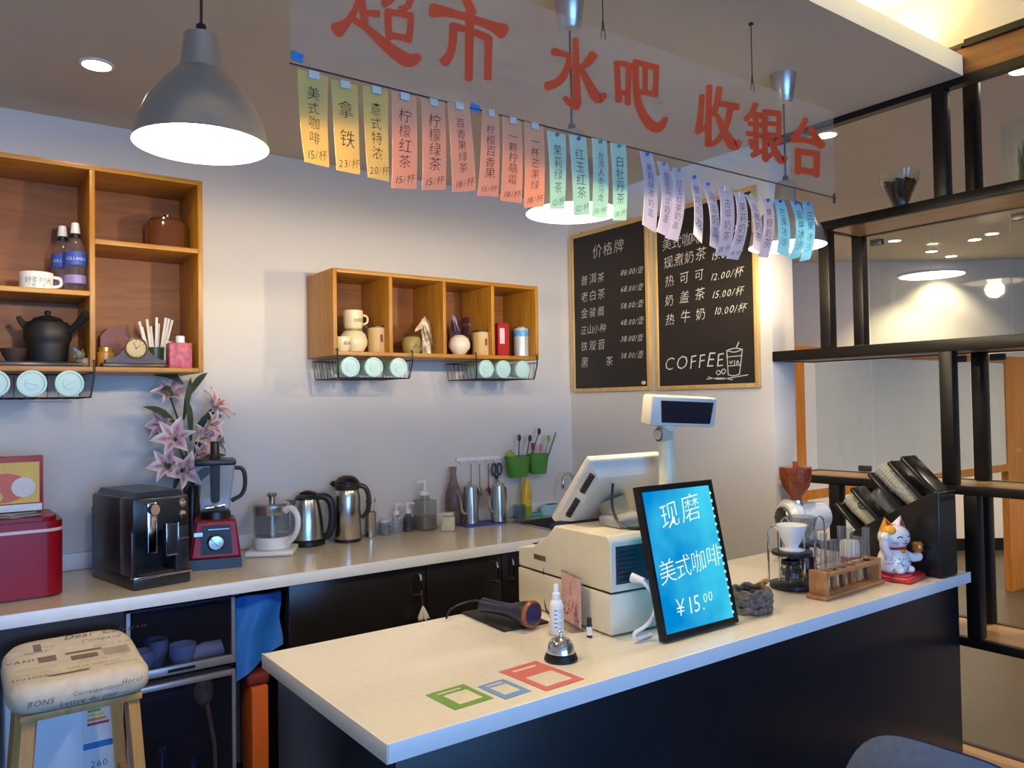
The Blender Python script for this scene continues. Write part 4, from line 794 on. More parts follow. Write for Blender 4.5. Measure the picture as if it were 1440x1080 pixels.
# espresso machine
t = thing('espresso_machine', 'black automatic espresso machine with chrome spouts on the back counter', 'coffee machine', (0.612, 3.165, ZC), 0.2); t.scale = (0.87, 0.82, 1.04)
EB = mat('satin_black', (34, 36, 42), 0.3, var=0.05)
m = MB(); m.b2((-0.115, -0.235, 0.0), (0.115, 0.225, 0.045), 0.008); m.b2((-0.115, -0.10, 0.04), (0.115, 0.225, 0.30), 0.012); m.b2((-0.115, -0.225, 0.185), (0.115, -0.08, 0.302), 0.014); m.b2((0.055, -0.225, 0.04), (0.115, -0.08, 0.20), 0.01); m.b2((-0.115, -0.21, 0.04), (-0.098, -0.09, 0.20), 0.006)
m.build('body', EB, t)
m = MB(); m.prism([(-0.10, 0.30), (0.10, 0.30), (0.085, 0.318), (-0.085, 0.318)], -0.2, 0.2); m.build('top_lid', mat('dark_slate', (40, 46, 58), 0.35), t)
m = MB(); m.b2((-0.062, -0.238, 0.115), (-0.022, -0.215, 0.285), 0.006); m.lathe([(0, 0.03), (0.018, 0.03), (0.02, 0.02), (0.02, 0)], (-0.042, -0.236, 0.262), 20, (PI/2, 0, 0)); m.build('steam_spout', CHROME, t)
m = MB(); m.b2((0.005, -0.258, 0.105), (0.053, -0.215, 0.21), 0.006); sp = m.build('coffee_spout', EB, t)
m = MB()
for a_, b_ in (((0.003, 0.10), (0.008, 0.212)), ((0.050, 0.10), (0.055, 0.212)), ((0.003, 0.10), (0.055, 0.107))): m.b2((a_[0], -0.262, a_[1]), (b_[0], -0.252, b_[1]), 0.001)
m.build('chrome_bracket', CHROME, sp)
for z in (0.272, 0.235):
    m = MB(); m.lathe([(0.015, 0), (0.016, 0.004), (0.012, 0.012), (0, 0.013)], (0.083, -0.224, z), 20, (PI/2, 0, 0)); m.build('knob', CHROME, t)
m = MB(); m.b2((-0.115, -0.240, 0.036), (0.115, -0.2, 0.043), 0.001); m.b2((0.06, -0.2275, 0.15), (0.112, -0.2265, 0.153)); m.build('chrome_trim', CHROME, t)
m = MB(); m.b2((-0.095, -0.225, 0.046), (0.05, -0.09, 0.05)); m.build('drip_grid', DKGREY, t)
m = MB(); m.b2((-0.03, -0.2355, 0.055), (-0.026, -0.235, 0.11)); 
m = MB(); m.box((0.06, 0.0, 0.05), (0.006, 0.006, 0.02))
t = thing('gift_bag', 'red gift bag standing behind the black espresso machine', 'bag', (Y(3.465, 131, 740).x+0.062, 3.49, ZC)); m = MB(); m.prism([(-0.06, 0), (0.06, 0), (0.062, 0.24), (-0.062, 0.24)], -0.012, 0.012); m.build('bag', mat('red_paper', (170, 36, 48), 0.4), t)

# lilies in a tall dark vase behind the coffee machine
VX, VY = 0.865, 3.44
t = thing('lily_bouquet', 'tall bouquet of pink and white lilies in a dark vase behind the espresso machine', 'flowers', (VX, VY, ZC))
m = MB(); m.shell([(0.04, 0), (0.05, 0.02), (0.04, 0.12), (0.03, 0.24), (0.036, 0.30)], 0.004); m.build('vase', mat('dark_vase', (44, 30, 30), 0.25), t)
STEM = mat('stem_green', (62, 78, 46), 0.5, var=0.2); LEAF = mat('leaf_green', (66, 84, 58), 0.45, var=0.3)
def petal_mat():
    n_ = 'lily_petal'
    if n_ in MATS: return MATS[n_]
    m_ = mat(n_, (232, 214, 210), 0.5, var=0.03); n = m_.node_tree.nodes; l = m_.node_tree.links; at_ = n.new('ShaderNodeAttribute'); at_.attribute_name = 'rosy'
    mx_ = n.new('ShaderNodeMix'); mx_.data_type = 'RGBA'; mx_.inputs[6].default_value = rgb((238, 226, 220)); mx_.inputs[7].default_value = rgb((196, 84, 116))
    l.new(at_.outputs['Fac'], mx_.inputs[0]); l.new(mx_.outputs[2], n['Principled BSDF'].inputs['Base Color']); return m_
def lily(c, d, s, open_=1.0):
    d = Vector(d).normalized(); R = d.to_track_quat('Z', 'Y').to_matrix().to_4x4(); M = Matrix.Translation(c) @ R
    m = MB(); ro = []
    for k in range(6):
        a0 = k*PI/3+0.2; wd = 0.32 if k % 2 else 0.24
        def pf(u, v):
            rr = s*(0.10+0.95*open_*v**1.5); h = s*(0.9*v-0.42*open_*v**3.2); w_ = s*wd*math.sin(PI*min(1, 0.12+0.88*v)**0.8)*(1 if v < 0.98 else 0.2); e = (u-0.5)*2*w_; cup_ = abs(u-0.5)*0.12*s
            return (rr*math.cos(a0)-e*math.sin(a0), rr*math.sin(a0)+e*math.cos(a0), h+cup_)
        m.sheet(pf, 4, 8); ro += [max(0, 1-abs(i/4-0.5)*2.6)*max(0, 1-abs(j/8-0.5)*1.9) for j in range(9) for i in range(5)]
    m.v = [tuple(M @ Vector(p)) for p in m.v]
    o = m.build('lily_flower', petal_mat(), t, ang=180)
    at_ = o.data.attributes.new('rosy', 'FLOAT', 'POINT'); at_.data.foreach_set('value', ro[:len(o.data.vertices)])
    m = MB()
    for k in range(5): a = k*1.26; m.tube([(0, 0, 0.05*s), (0.12*s*math.cos(a), 0.12*s*math.sin(a), 0.5*s), (0.2*s*math.cos(a), 0.2*s*math.sin(a), 0.62*s)], [0.0012, 0.0012, 0.0025], 5)
    m.v = [tuple(M @ Vector(p)) for p in m.v]; m.build('stamens', mat('stamen', (150, 110, 50), 0.6), o)
def fl(px, py, dy=0.0): q = Y(VY+dy, px, py); return Vector((q.x-VX, q.y-VY, q.z-ZC))
FLW = [(246, 618, -0.06, (-0.35, -0.9, 0.35), 0.085), (232, 598, 0.0, (-0.8, -0.5, 0.3), 0.07), (238, 655, -0.07, (-0.6, -0.8, 0.25), 0.075), (256, 662, -0.08, (0.2, -1, 0.1), 0.08), (282, 618, -0.03, (0.5, -0.8, 0.3), 0.075), (298, 575, 0.0, (0.6, -0.5, 0.6), 0.085), (292, 598, -0.04, (0.7, -0.7, 0.1), 0.07), (240, 556, 0.02, (-0.2, -0.7, 0.6), 0.075), (302, 622, 0.0, (0.9, -0.3, 0.2), 0.06), (276, 640, -0.05, (0.5, -0.9, 0.0), 0.06)]
for px, py, dy, d, s in FLW:
    c_ = fl(px, py, dy); lily(c_, d, s*1.0)
    m = MB(); dd = Vector(d).normalized()*0.03; m.tube([(0.0, 0, 0.28), (c_.x*0.4, c_.y*0.4, 0.28+(c_.z-0.28)*0.6), tuple(c_-dd), tuple(c_)], 0.004, 6, smooth=2); m.build('stem', STEM, t)
for px, py, dy, tx, ty, wd in ((250, 600, -0.02, 200, 572, 0.02), (262, 560, 0, 292, 524, 0.022), (258, 540, 0, 215, 528, 0.02), (262, 640, -0.05, 240, 700, 0.024), (268, 620, -0.03, 262, 560, 0.03), (270, 660, -0.04, 318, 640, 0.018), (276, 600, 0, 312, 585, 0.02), (250, 680, -0.05, 228, 650, 0.025), (272, 680, -0.05, 300, 660, 0.025), (262, 690, -0.05, 276, 640, 0.03), (258, 590, -0.01, 268, 530, 0.028), (245, 560, 0.0, 225, 548, 0.018)):
    a_ = fl(px, py, dy); b_ = fl(tx, ty, dy-0.02); sd = Vector((0.6, -0.5, 0.2)).cross(b_-a_).normalized()
    def lf(u, v): 
        p = a_.lerp(b_, v) + Vector((0, -0.02*math.sin(PI*v), 0.02*math.sin(PI*v))); return tuple(p + sd*(u-0.5)*2*wd*math.sin(PI*min(1, 0.1+0.9*v))+Vector((0, -0.006*abs(u-0.5), 0)))
    m = MB(); m.sheet(lf, 2, 8); m.build('leaf', LEAF, t, ang=180)

# red blender
t = thing('countertop_blender', 'red base kitchen blender with tall clear jug and black tamper', 'blender', (0.905, 3.25, ZC), -0.25); t.scale = (1.08, 1.08, 1.06)
def frus(m, a, b, z0, z1, mi=0, bev=0): m.add([(-a[0], -a[1], z0), (a[0], -a[1], z0), (a[0], a[1], z0), (-a[0], a[1], z0), (-b[0], -b[1], z1), (b[0], -b[1], z1), (b[0], b[1], z1), (-b[0], b[1], z1)], [(3, 2, 1, 0), (4, 5, 6, 7), (0, 1, 5, 4), (1, 2, 6, 5), (2, 3, 7, 6), (3, 0, 4, 7)], mi)
m = MB(); frus(m, (0.088, 0.092), (0.086, 0.09), 0, 0.038); m.build('foot', BLACKP, t)
m = MB(); frus(m, (0.086, 0.09), (0.068, 0.07), 0.038, 0.175); o = m.build('motor_base', REDG, t)
bv = o.modifiers.new('bevel', 'BEVEL'); bv.width = 0.008; bv.segments = 3
m = MB(); m.prism([(-0.05, 0.055), (0.055, 0.055), (0.048, 0.155), (-0.042, 0.155)], -0.094, -0.07); o2 = m.build('control_panel', BLACKP, o)
m = MB(); m.lathe([(0.028, 0), (0.03, 0.008), (0.024, 0.018), (0, 0.019)], (0.0, -0.094, 0.098), 28, (PI/2, 0, 0)); m.box((0, -0.114, 0.098), (0.048, 0.004, 0.006), (0, 0.7, 0), 0.001); m.build('dial_knob', STEEL, o)
m = MB(); m.box((0.01, -0.095, 0.145), (0.07, 0.003, 0.003)); m.box((-0.058, -0.085, 0.128), (0.03, 0.003, 0.014)); m.build('chrome_print', CHROME, o)
m = MB(); m.lathe([(0.055, 0.172), (0.052, 0.20), (0.045, 0.205), (0, 0.205)], seg=24); m.build('jug_collar', BLACKP, t)
m = MB(); frus(m, (0.046, 0.046), (0.068, 0.068), 0.205, 0.375); j = m.build('jug', glass('jug_glass', (236, 242, 246), 1, 0.06), t)
m = MB(); m.tube([(0.066, 0, 0.36), (0.105, 0, 0.355), (0.105, 0, 0.26), (0.055, 0, 0.235)], 0.008, 8, smooth=2); m.build('jug_handle', DKGREY, j)
m = MB(); m.box((0, 0, 0.384), (0.142, 0.142, 0.022), None, 0.006); m.build('jug_lid', BLACKP, t)
m = MB(); m.lathe([(0.010, 0.23), (0.016, 0.24), (0.018, 0.36), (0.024, 0.396), (0.016, 0.408), (0.016, 0.452), (0.013, 0.460), (0, 0.461)], seg=20); m.build('tamper', BLACKP, t)
m = MB()
for k in range(4): m.box((0, 0, 0.216), (0.07, 0.012, 0.003), (0.3, 0.1, k*PI/2+0.3))
m.build('blades', STEEL, t)

# glass kettle on its flat base
bx = Pc(383, 783, 0.085); t = thing('glass_kettle', 'clear glass electric kettle with white handle on a flat white base', 'kettle', bx, -0.5)
m = MB(); m.box((0, 0, 0.012), (0.195, 0.185, 0.022), None, 0.009, seg=3); m.build('power_base', WHITEP, t)
m = MB(); m.lathe([(0.07, 0.0235), (0.076, 0.026), (0.077, 0.068), (0.072, 0.074), (0, 0.074)], seg=36); m.build('heater_foot', WHITEP, t)
m = MB(); m.shell([(0.072, 0.0745), (0.076, 0.085), (0.076, 0.185)], 0.003, seg=36); m.build('glass_body', glass('kettle_glass', (236, 242, 244), 1.3, 0.05), t)
m = MB(); m.lathe([(0.0765, 0.168), (0.078, 0.172), (0.078, 0.206), (0.07, 0.214), (0.03, 0.22)], seg=36); m.lathe([(0.0, 0.222), (0.03, 0.22)], seg=36); m.build('lid', mat('clear_steel_lid', (176, 176, 170), 0.2, 0.8), t)
m = MB(); m.lathe([(0.012, 0.22), (0.014, 0.235), (0.022, 0.25), (0.018, 0.257), (0, 0.258)], seg=20); m.build('lid_knob', STEEL, t)
m = MB(); m.tube([(0.062, -0.045, 0.185), (0.09, -0.062, 0.20), (0.118, -0.08, 0.17), (0.118, -0.08, 0.11), (0.088, -0.06, 0.06), (0.06, -0.04, 0.05)], [0.014, 0.014, 0.012, 0.012, 0.012, 0.012], 10, smooth=2); m.build('handle', WHITEP, t)
m = MB(); m.cyl((0.0, 0, 0.075), (0.0, 0, 0.16), 0.022, seg=16); m.build('infuser', mat('mesh_steel', (200, 200, 196), 0.3, 0.8, var=0.3, scale=200), t)

# steel kettle
bx = Pc(432, 770, 0.075); t = thing('electric_kettle', 'steel electric kettle with black lid and black handle', 'kettle', bx, -0.5)
m = MB(); m.lathe([(0.076, 0), (0.08, 0.004), (0.08, 0.02), (0.072, 0.028), (0, 0.028)], seg=36); m.build('power_base', BLACKP, t)
m = MB(); m.lathe([(0.074, 0.0285), (0.075, 0.03), (0.072, 0.10), (0.062, 0.17), (0.052, 0.205)], seg=40); m.prism([(-0.066, 0.15), (-0.048, 0.204), (-0.09, 0.204)], -0.012, 0.012); m.build('kettle_body', STEEL, t)
m = MB(); m.lathe([(0.053, 0.204), (0.053, 0.212), (0.045, 0.222), (0.02, 0.228), (0, 0.229)], seg=32); m.tube([(-0.03, 0, 0.225), (0.0, 0, 0.238), (0.04, 0, 0.226)], 0.008, 8, smooth=1); m.build('lid', BLACKP, t)
m = MB(); m.tube([(0.04, 0, 0.215), (0.085, 0, 0.215), (0.112, 0, 0.18), (0.114, 0, 0.10), (0.098, 0, 0.04), (0.076, 0, 0.034)], [0.014, 0.018, 0.018, 0.017, 0.017, 0.015], 12, smooth=2); m.build('handle', BLACKP, t)
# vacuum flask
bx = Pc(489, 764, 0.06); t = thing('thermos_flask', 'tall steel vacuum flask with black lid and handle', 'flask', bx, -0.45)
m = MB(); m.lathe([(0.058, 0), (0.062, 0.004), (0.062, 0.014)], seg=36); m.build('foot', BLACKP, t)
m = MB(); m.lathe([(0.060, 0.014), (0.061, 0.016), (0.061, 0.20), (0.056, 0.228), (0.052, 0.238)], seg=40); m.build('flask_body', STEEL, t)
m = MB(); m.lathe([(0.054, 0.236), (0.056, 0.24), (0.056, 0.262), (0.05, 0.27)], seg=36); m.build('collar', mat('brown_black', (46, 34, 32), 0.3), t)
m = MB(); m.lathe([(0.055, 0.268), (0.055, 0.274), (0.04, 0.292), (0.02, 0.300), (0, 0.301)], seg=32, sc_=(1, 1, 1)); m.tube([(-0.05, 0, 0.262), (-0.068, 0, 0.266), (-0.075, 0, 0.262)], [0.018, 0.012, 0.006], 8); m.build('lid', BLACKP, t)
m = MB(); m.tube([(0.05, 0, 0.255), (0.085, 0, 0.245), (0.1, 0, 0.20), (0.094, 0, 0.13), (0.062, 0, 0.105)], [0.012, 0.012, 0.012, 0.011, 0.01], 10, smooth=2); m.build('handle', mat('brown_black2', (52, 36, 34), 0.35), t)

# cup with stirrers, jars, pump bottles
bx = Pc(521, 757, 0.027); t = thing('steel_cup', 'slim steel cup of stirrers beside the vacuum flask', 'cup', bx); m = MB(); m.shell([(0.024, 0), (0.027, 0.004), (0.027, 0.115), (0.029, 0.12)], 0.0015); m.build('cup_body', STEEL, t)
for k, d in enumerate(((-0.012, 0.0, 0.165), (0.0, 0.01, 0.175), (0.016, -0.004, 0.17), (0.008, 0.014, 0.155))):
    s_ = thing('stirring_spoon', 'long thin metal stirring spoon standing in the slim steel cup', 'spoon', (bx[0]+d[0]*0.3, bx[1]+d[1]*0.3, ZC+0.004), 0, 'spoons in the slim steel cup'); m = MB(); m.tube([(0, 0, 0), d], 0.0018, 6); m.ball((d[0], d[1], d[2]), 0.008, 10, sc_=(1, 0.35, 1.5)); m.build('spoon', STEEL, s_)
bx = Pc(541, 753, 0.024); t = thing('spice_jar', 'small clear glass jar, first right of the slim steel cup', 'jar', bx); m = MB(); m.shell([(0.026, 0), (0.028, 0.003), (0.028, 0.055), (0.024, 0.06)], 0.002); m.build('glass_jar', glass('milky_glass', (230, 234, 238), 1, 0.25), t); m = MB(); m.lathe([(0.025, 0.0605), (0.025, 0.075), (0, 0.076)], seg=22); m.build('lid', mat('clear_lid', (200, 204, 208), 0.2), t); m = MB(); m.lathe([(0, 0.003), (0.024, 0.003), (0.024, 0.035), (0, 0.035)], seg=20); m.build('contents', mat('grey_spice', (150, 146, 144), 0.8, var=0.3, scale=120), t)
for px, py, mt_, lab in ((558, 750, glass('milky_bottle', (226, 232, 240), 1, 0.35), 'milky white pump bottle beside the small glass jar'), (574, 748, mat('black_white_print', (70, 70, 74), 0.4, var=0.9, scale=30), 'black and white printed pump bottle')):
    bx = Pc(px, py, 0.022); t = thing('pump_bottle', lab, 'bottle', bx, -0.8, 'small pump bottles'); m = MB(); m.lathe([(0.022, 0), (0.024, 0.003), (0.024, 0.068), (0.012, 0.082), (0.011, 0.09)], seg=24); m.build('bottle_body', mt_, t)
    m = MB(); m.lathe([(0.014, 0.088), (0.014, 0.108), (0.005, 0.11), (0.005, 0.13), (0.012, 0.132), (0.012, 0.142), (0, 0.144)], seg=18); m.tube([(0, 0, 0.137), (0.028, 0, 0.139), (0.034, 0, 0.132)], 0.004, 6); m.build('pump_head', WHITEP, t)
bx = Pc(598, 747, 0.05); t = thing('syrup_dispenser', 'large square clear dispenser with a white pump', 'dispenser', bx, 0.2); m = MB(); m.box((0, 0, 0.075), (0.09, 0.09, 0.15), None, 0.012, seg=3); m.lathe([(0.03, 0.148), (0.022, 0.165), (0.022, 0.175)], seg=20); m.build('bottle_body', glass('dispenser_clear', (226, 226, 226), 1, 0.12), t); m = MB(); m.box((0, 0, 0.04), (0.08, 0.08, 0.072), None, 0.008); m.build('contents', mat('grey_syrup', (150, 138, 128), 0.3), t)
m = MB(); m.lathe([(0.024, 0.172), (0.024, 0.19), (0.008, 0.195), (0.006, 0.225), (0.01, 0.227), (0.01, 0.245), (0, 0.247)], seg=20); m.tube([(0, 0, 0.238), (-0.04, 0, 0.24), (-0.048, 0, 0.23)], 0.005, 6); m.tube([(0, 0, 0.172), (0, 0, 0.08)], 0.004, 6); m.build('pump_head', WHITEP, t)
bx = Pc(630, 748, 0.042); t = thing('sugar_jar', 'square glass jar of cream powder with white label, in front of the long-spouted pots', 'jar', bx, -0.6); m = MB(); m.box((0, 0, 0.036), (0.068, 0.068, 0.072), None, 0.008, seg=3); m.build('jar_body', mat('cream_powder', (204, 196, 174), 0.3, var=0.15), t); m = MB(); m.box((0, 0, 0.081), (0.06, 0.06, 0.016), None, 0.005); m.build('lid', mat('translucent_lid', (196, 196, 186), 0.25), t); m = MB(); m.box((0, -0.0348, 0.035), (0.04, 0.001, 0.025)); m.build('label', mat('cream_label', (216, 208, 176), 0.5), t)
bx = Pc(620, 738, 0.05); t = thing('storage_jar', 'clear glass jar with silver lid behind the square cream powder jar', 'jar', (bx[0], bx[1]+0.03, ZC)); m = MB(); m.lathe([(0.038, 0), (0.042, 0.004), (0.042, 0.085), (0.036, 0.094)], seg=28); m.build('glass_jar', glass('grey_glass', (206, 208, 206), 1, 0.18), t); m = MB(); m.lathe([(0.04, 0.093), (0.04, 0.112), (0.036, 0.115), (0, 0.115)], seg=28); m.build('lid', STEEL, t)
bx = Pc(651, 744, 0.045); t = thing('glass_decanter', 'tall slim-necked glass decanter under the utensil rail, behind the first steel pot', 'decanter', (2.155, 3.475, ZC)); m = MB(); m.shell([(0.038, 0), (0.042, 0.006), (0.044, 0.12), (0.04, 0.17), (0.022, 0.225), (0.016, 0.26), (0.02, 0.30)], 0.002); m.build('glass_body', glass('rosy_glass', (226, 214, 214), 1, 0.14), t)
# blue mat with two steel long-spout pots
t = thing('blue_mat', 'blue plastic mat under the two steel pour-over pots', 'mat', (2.285, 3.41, ZC), -0.08); m = MB(); m.box((0, 0, 0.004), (0.24, 0.11, 0.008), None, 0.003); m.build('mat', mat('blue_mat', (44, 66, 160), 0.4), t)
for px, py, lab, rz in ((662, 740, 'left of two tall steel pour-over pots with thin curved spouts', PI+0.3), (701, 737, 'right of two tall steel pour-over pots with thin curved spouts', PI+0.3)):
    bx = Pc(px, py, 0.042); t = thing('pour_over_pot', lab, 'pot', (bx[0], bx[1], ZC+0.0083), rz, 'steel pour-over pots')
    m = MB(); m.lathe([(0.040, 0), (0.043, 0.003), (0.042, 0.06), (0.036, 0.15), (0.033, 0.185)], seg=36); m.build('pot_body', STEEL, t)
    m = MB(); m.lathe([(0.034, 0.184), (0.034, 0.189), (0.022, 0.198), (0.006, 0.20), (0.009, 0.214), (0, 0.218)], seg=28); m.build('lid', STEEL, t)
    m = MB(); m.tube([(0.036, 0, 0.05), (0.065, 0, 0.06), (0.075, 0, 0.10), (0.085, 0, 0.15), (0.108, 0, 0.178)], [0.010, 0.008, 0.006, 0.005, 0.004], 10, smooth=2); m.build('spout', STEEL, t)
    m = MB(); m.tube([(-0.034, 0, 0.175), (-0.062, 0, 0.175), (-0.072, 0, 0.13), (-0.062, 0, 0.07), (-0.04, 0, 0.06)], 0.006, 8, smooth=2); m.build('handle', STEEL, t)
bx = Pc(721, 714, 0.04); t = thing('glass_mug', 'small clear glass mug right of the steel pots', 'mug', (2.54, 3.43, ZC), 0.2); m = MB(); m.shell([(0.03, 0), (0.034, 0.004), (0.036, 0.075)], 0.002); m.build('glass_body', glass('mug_glass', (222, 230, 236), 1.4, 0.08), t); m = MB(); m.tube([(0.034, 0, 0.066), (0.06, 0, 0.06), (0.06, 0, 0.025), (0.034, 0, 0.016)], 0.004, 8, smooth=2); m.build('handle', glass('mug_glass', (222, 230, 236)), t)
t = thing('teal_cloth', 'folded teal cloth lying at the wall below the green planters', 'cloth', (2.62, 3.46, ZC)); m = MB(); m.box((0, 0, 0.009), (0.17, 0.055, 0.018), None, 0.007, seg=3); m.build('cloth', mat('teal_fabric', (70, 160, 160), 0.9, bump=0.3, scale=50), t)
q = Y(3.44, 743, 700); t = thing('detergent_bottle', 'yellow detergent bottle with green band below the planters', 'bottle', (q.x, 3.455, ZC+0.0)); 
m = MB(); m.lathe([(0.026, 0), (0.029, 0.004), (0.029, 0.06)], seg=26, sc_=(1, 0.8, 1)); m.build('lower_body', mat('green_liquid', (150, 164, 40), 0.3), t); m = MB(); m.lathe([(0.029, 0.06), (0.029, 0.15), (0.022, 0.175), (0.013, 0.185)], seg=26, sc_=(1, 0.8, 1)); m.build('upper_body', mat('yellow_bottle', (226, 190, 40), 0.3), t); m = MB(); m.lathe([(0.013, 0.184), (0.013, 0.205), (0.009, 0.215), (0, 0.216)], seg=18); m.build('cap', mat('yellow_cap', (232, 170, 40), 0.3), t)
m = MB(); cup_text(m, '洁', 0.0295, 0.10, -2.1, 0.05, 0.5); m.v = [(x, y*0.82, z) for x, y, z in m.v]; m.build('label_print', mat('red_print', (190, 50, 40), 0.5), t)
q = Z(ZC, 766, 716); t = thing('wet_wipe_box', 'pale blue flat oval box below the planters, near the tap', 'box', (2.78, 3.45, ZC)); m = MB(); m.lathe([(0.06, 0), (0.064, 0.004), (0.064, 0.05), (0.058, 0.055), (0, 0.055)], seg=36, sc_=(1.2, 0.6, 1)); m.build('box_body', mat('pale_blue', (160, 204, 220), 0.4), t); m = MB(); m.lathe([(0.03, 0.055), (0.028, 0.06), (0, 0.061)], seg=28, sc_=(1.2, 0.7, 1)); m.build('lid', mat('steel_blue', (70, 96, 120), 0.3), t)
q = Z(ZC, 787, 741); t = thing('sponge', 'dark navy sponge lying in front of the sink, left of the till screen', 'sponge', (2.42, 2.985, ZC+0.0), 0.3); m = MB(); m.box((0, 0, 0.017), (0.10, 0.055, 0.034), None, 0.012, seg=3); m.build('sponge', mat('navy_sponge', (40, 50, 100), 0.8, bump=0.6, scale=120), t)
t.location = (Z(ZC, 787, 746).x-0.0, Z(ZC, 787, 746).y, ZC+0.0045)
# tap
t = thing('tap', 'curved chrome swan-neck tap at the sink by the wall corner', 'tap', (2.93, 3.43, ZC)); 
m = MB(); m.lathe([(0.028, 0), (0.03, 0.004), (0.02, 0.02), (0.016, 0.04), (0, 0.04)], seg=24); m.build('base', CHROME, t)
m = MB(); m.tube([(0, 0, 0.035), (0, 0, 0.16), (-0.01, 0, 0.20), (-0.04, -0.005, 0.225), (-0.075, -0.01, 0.215), (-0.092, -0.012, 0.185), (-0.093, -0.012, 0.165)], 0.0085, 12, smooth=2); m.build('neck', CHROME, t)
m = MB(); m.lathe([(0.012, 0), (0.013, 0.02), (0.009, 0.026)], (-0.093, -0.012, 0.14), 16); m.build('nozzle', CHROME, t)

# utensil rail and green planters on the wall
YW = 3.5245
t = thing('utensil_rail', 'short white plastic utensil rail on the back wall with hooks', 'rail', (2.365, YW, 1.25)); m = MB(); m.box((0, -0.006, 0), (0.33, 0.011, 0.022), None, 0.003); m.build('bar', WHITEP, t)
for k in range(6):
    m = MB(); x = -0.14+0.055*k; m.tube([(x, -0.012, -0.005), (x, -0.016, -0.02), (x, -0.026, -0.028), (x, -0.034, -0.02)], 0.0032, 6, smooth=1); m.build('hook', WHITEP, t)
def hang(nm, lab, cat, x, mk, mt_): 
    t = thing(nm, lab, cat, (2.365+x, YW-0.026, 1.2195)); mk(t, mt_)
def spoonh(t, mt_): m = MB(); m.tube([(0, 0, 0), (0, 0, -0.12)], 0.0028, 6); m.tube([(0.006, 0, 0.0), (0, 0, 0.006), (-0.006, 0, 0.0), (0, 0, -0.01)], 0.0018, 5, closed=True); m.ball((0, -0.002, -0.145), 0.017, 14, sc_=(1, 0.35, 1.5)); m.build('utensil', mt_, t)
hang('tea_spoon', 'small pale spoon hanging from the utensil rail, leftmost', 'spoon', -0.085, spoonh, STEEL)
hang('tea_spoon', 'steel spoon hanging second on the utensil rail', 'spoon', -0.03, spoonh, STEEL)
hang('tea_spoon', 'dark red spoon hanging beside the scissors on the utensil rail', 'spoon', 0.025, spoonh, mat('wine_plastic', (110, 60, 84), 0.4))
t = thing('scissors', 'scissors with dark blue handles hanging from the right end of the utensil rail', 'scissors', (2.365+0.08, YW-0.026, 1.214))
for sx in (-1, 1):
    m = MB(); m.tube([(sx*(0.018+0.014*math.cos(a)), 0, -0.026+0.03*math.sin(a)) for a in [k*2*PI/20 for k in range(20)]], 0.0055, 8, closed=True); m.tube([(sx*0.012, 0, -0.052), (0, 0, -0.08)], 0.006, 8); m.build('grip', mat('navy_plastic', (36, 42, 66), 0.35), t)
    m = MB(); m.prism([(sx*-0.002, -0.075), (sx*0.009, -0.08), (sx*0.002, -0.17)], -0.002+sx*0.001, 0.0+sx*0.001); m.build('blade', STEEL, t)
def planter(px0, px1, pyt, pyb, lab, yc=0.055):
    a_ = Y(YW-yc, px0, pyt); b_ = Y(YW-yc, px1, pyt); zb0 = Y(YW-yc, px0, pyb).z; zt0 = (a_.z+b_.z)/2
    w_ = (b_.x-a_.x)/2; h = zt0-zb0; t = thing('wall_planter', lab, 'planter', ((a_.x+b_.x)/2, YW-yc, zb0), 0, 'green wall planters')
    m = MB(); m.shell([(w_*0.72, 0), (w_*0.76, 0.004), (w_*0.97, h*0.97), (w_, h*0.97), (w_, h)], 0.003, sc_=(1, 0.9*yc/max(w_, 0.001)*0.98, 1)); m.build('pot', GREENP, t); return t, w_, h
ta, wa, ha = planter(711, 745, 641, 672, 'left of two green half-round wall planters holding utensils')
tb, wb, hb = planter(743, 770, 638, 667, 'right of two green wall planters holding utensils, nearer the corner')
UT = [(ta, (-0.035, 0.0), (-0.02, 0, 0.11), 'leaf', 'yellow-green plastic leaf sprig standing in the left green planter'), (ta, (0.0, 0.0), (0.012, 0, 0.205), 'spoon', 'dark round spoon standing in the left green planter'), (ta, (0.03, 0.0), (0.055, 0, 0.20), 'spoon', 'dark bent spoon leaning right out of the left green planter'), (ta, (0.045, 0.0), (0.105, 0, 0.235), 'spoon', 'tallest dark spoon leaning out of the left green planter'),
      (tb, (-0.03, 0.0), (-0.005, 0, 0.165), 'brush', 'wine red brush standing in the right green planter'), (tb, (-0.005, 0.0), (0.03, 0, 0.155), 'brush2', 'pink-handled brush standing in the right green planter'), (tb, (0.02, 0.0), (0.055, 0, 0.185), 'spoon2', 'yellow-green long spoon in the right green planter'), (tb, (0.03, 0.0), (0.10, 0, 0.215), 'stick', 'green stick leaning far right out of the right green planter')]
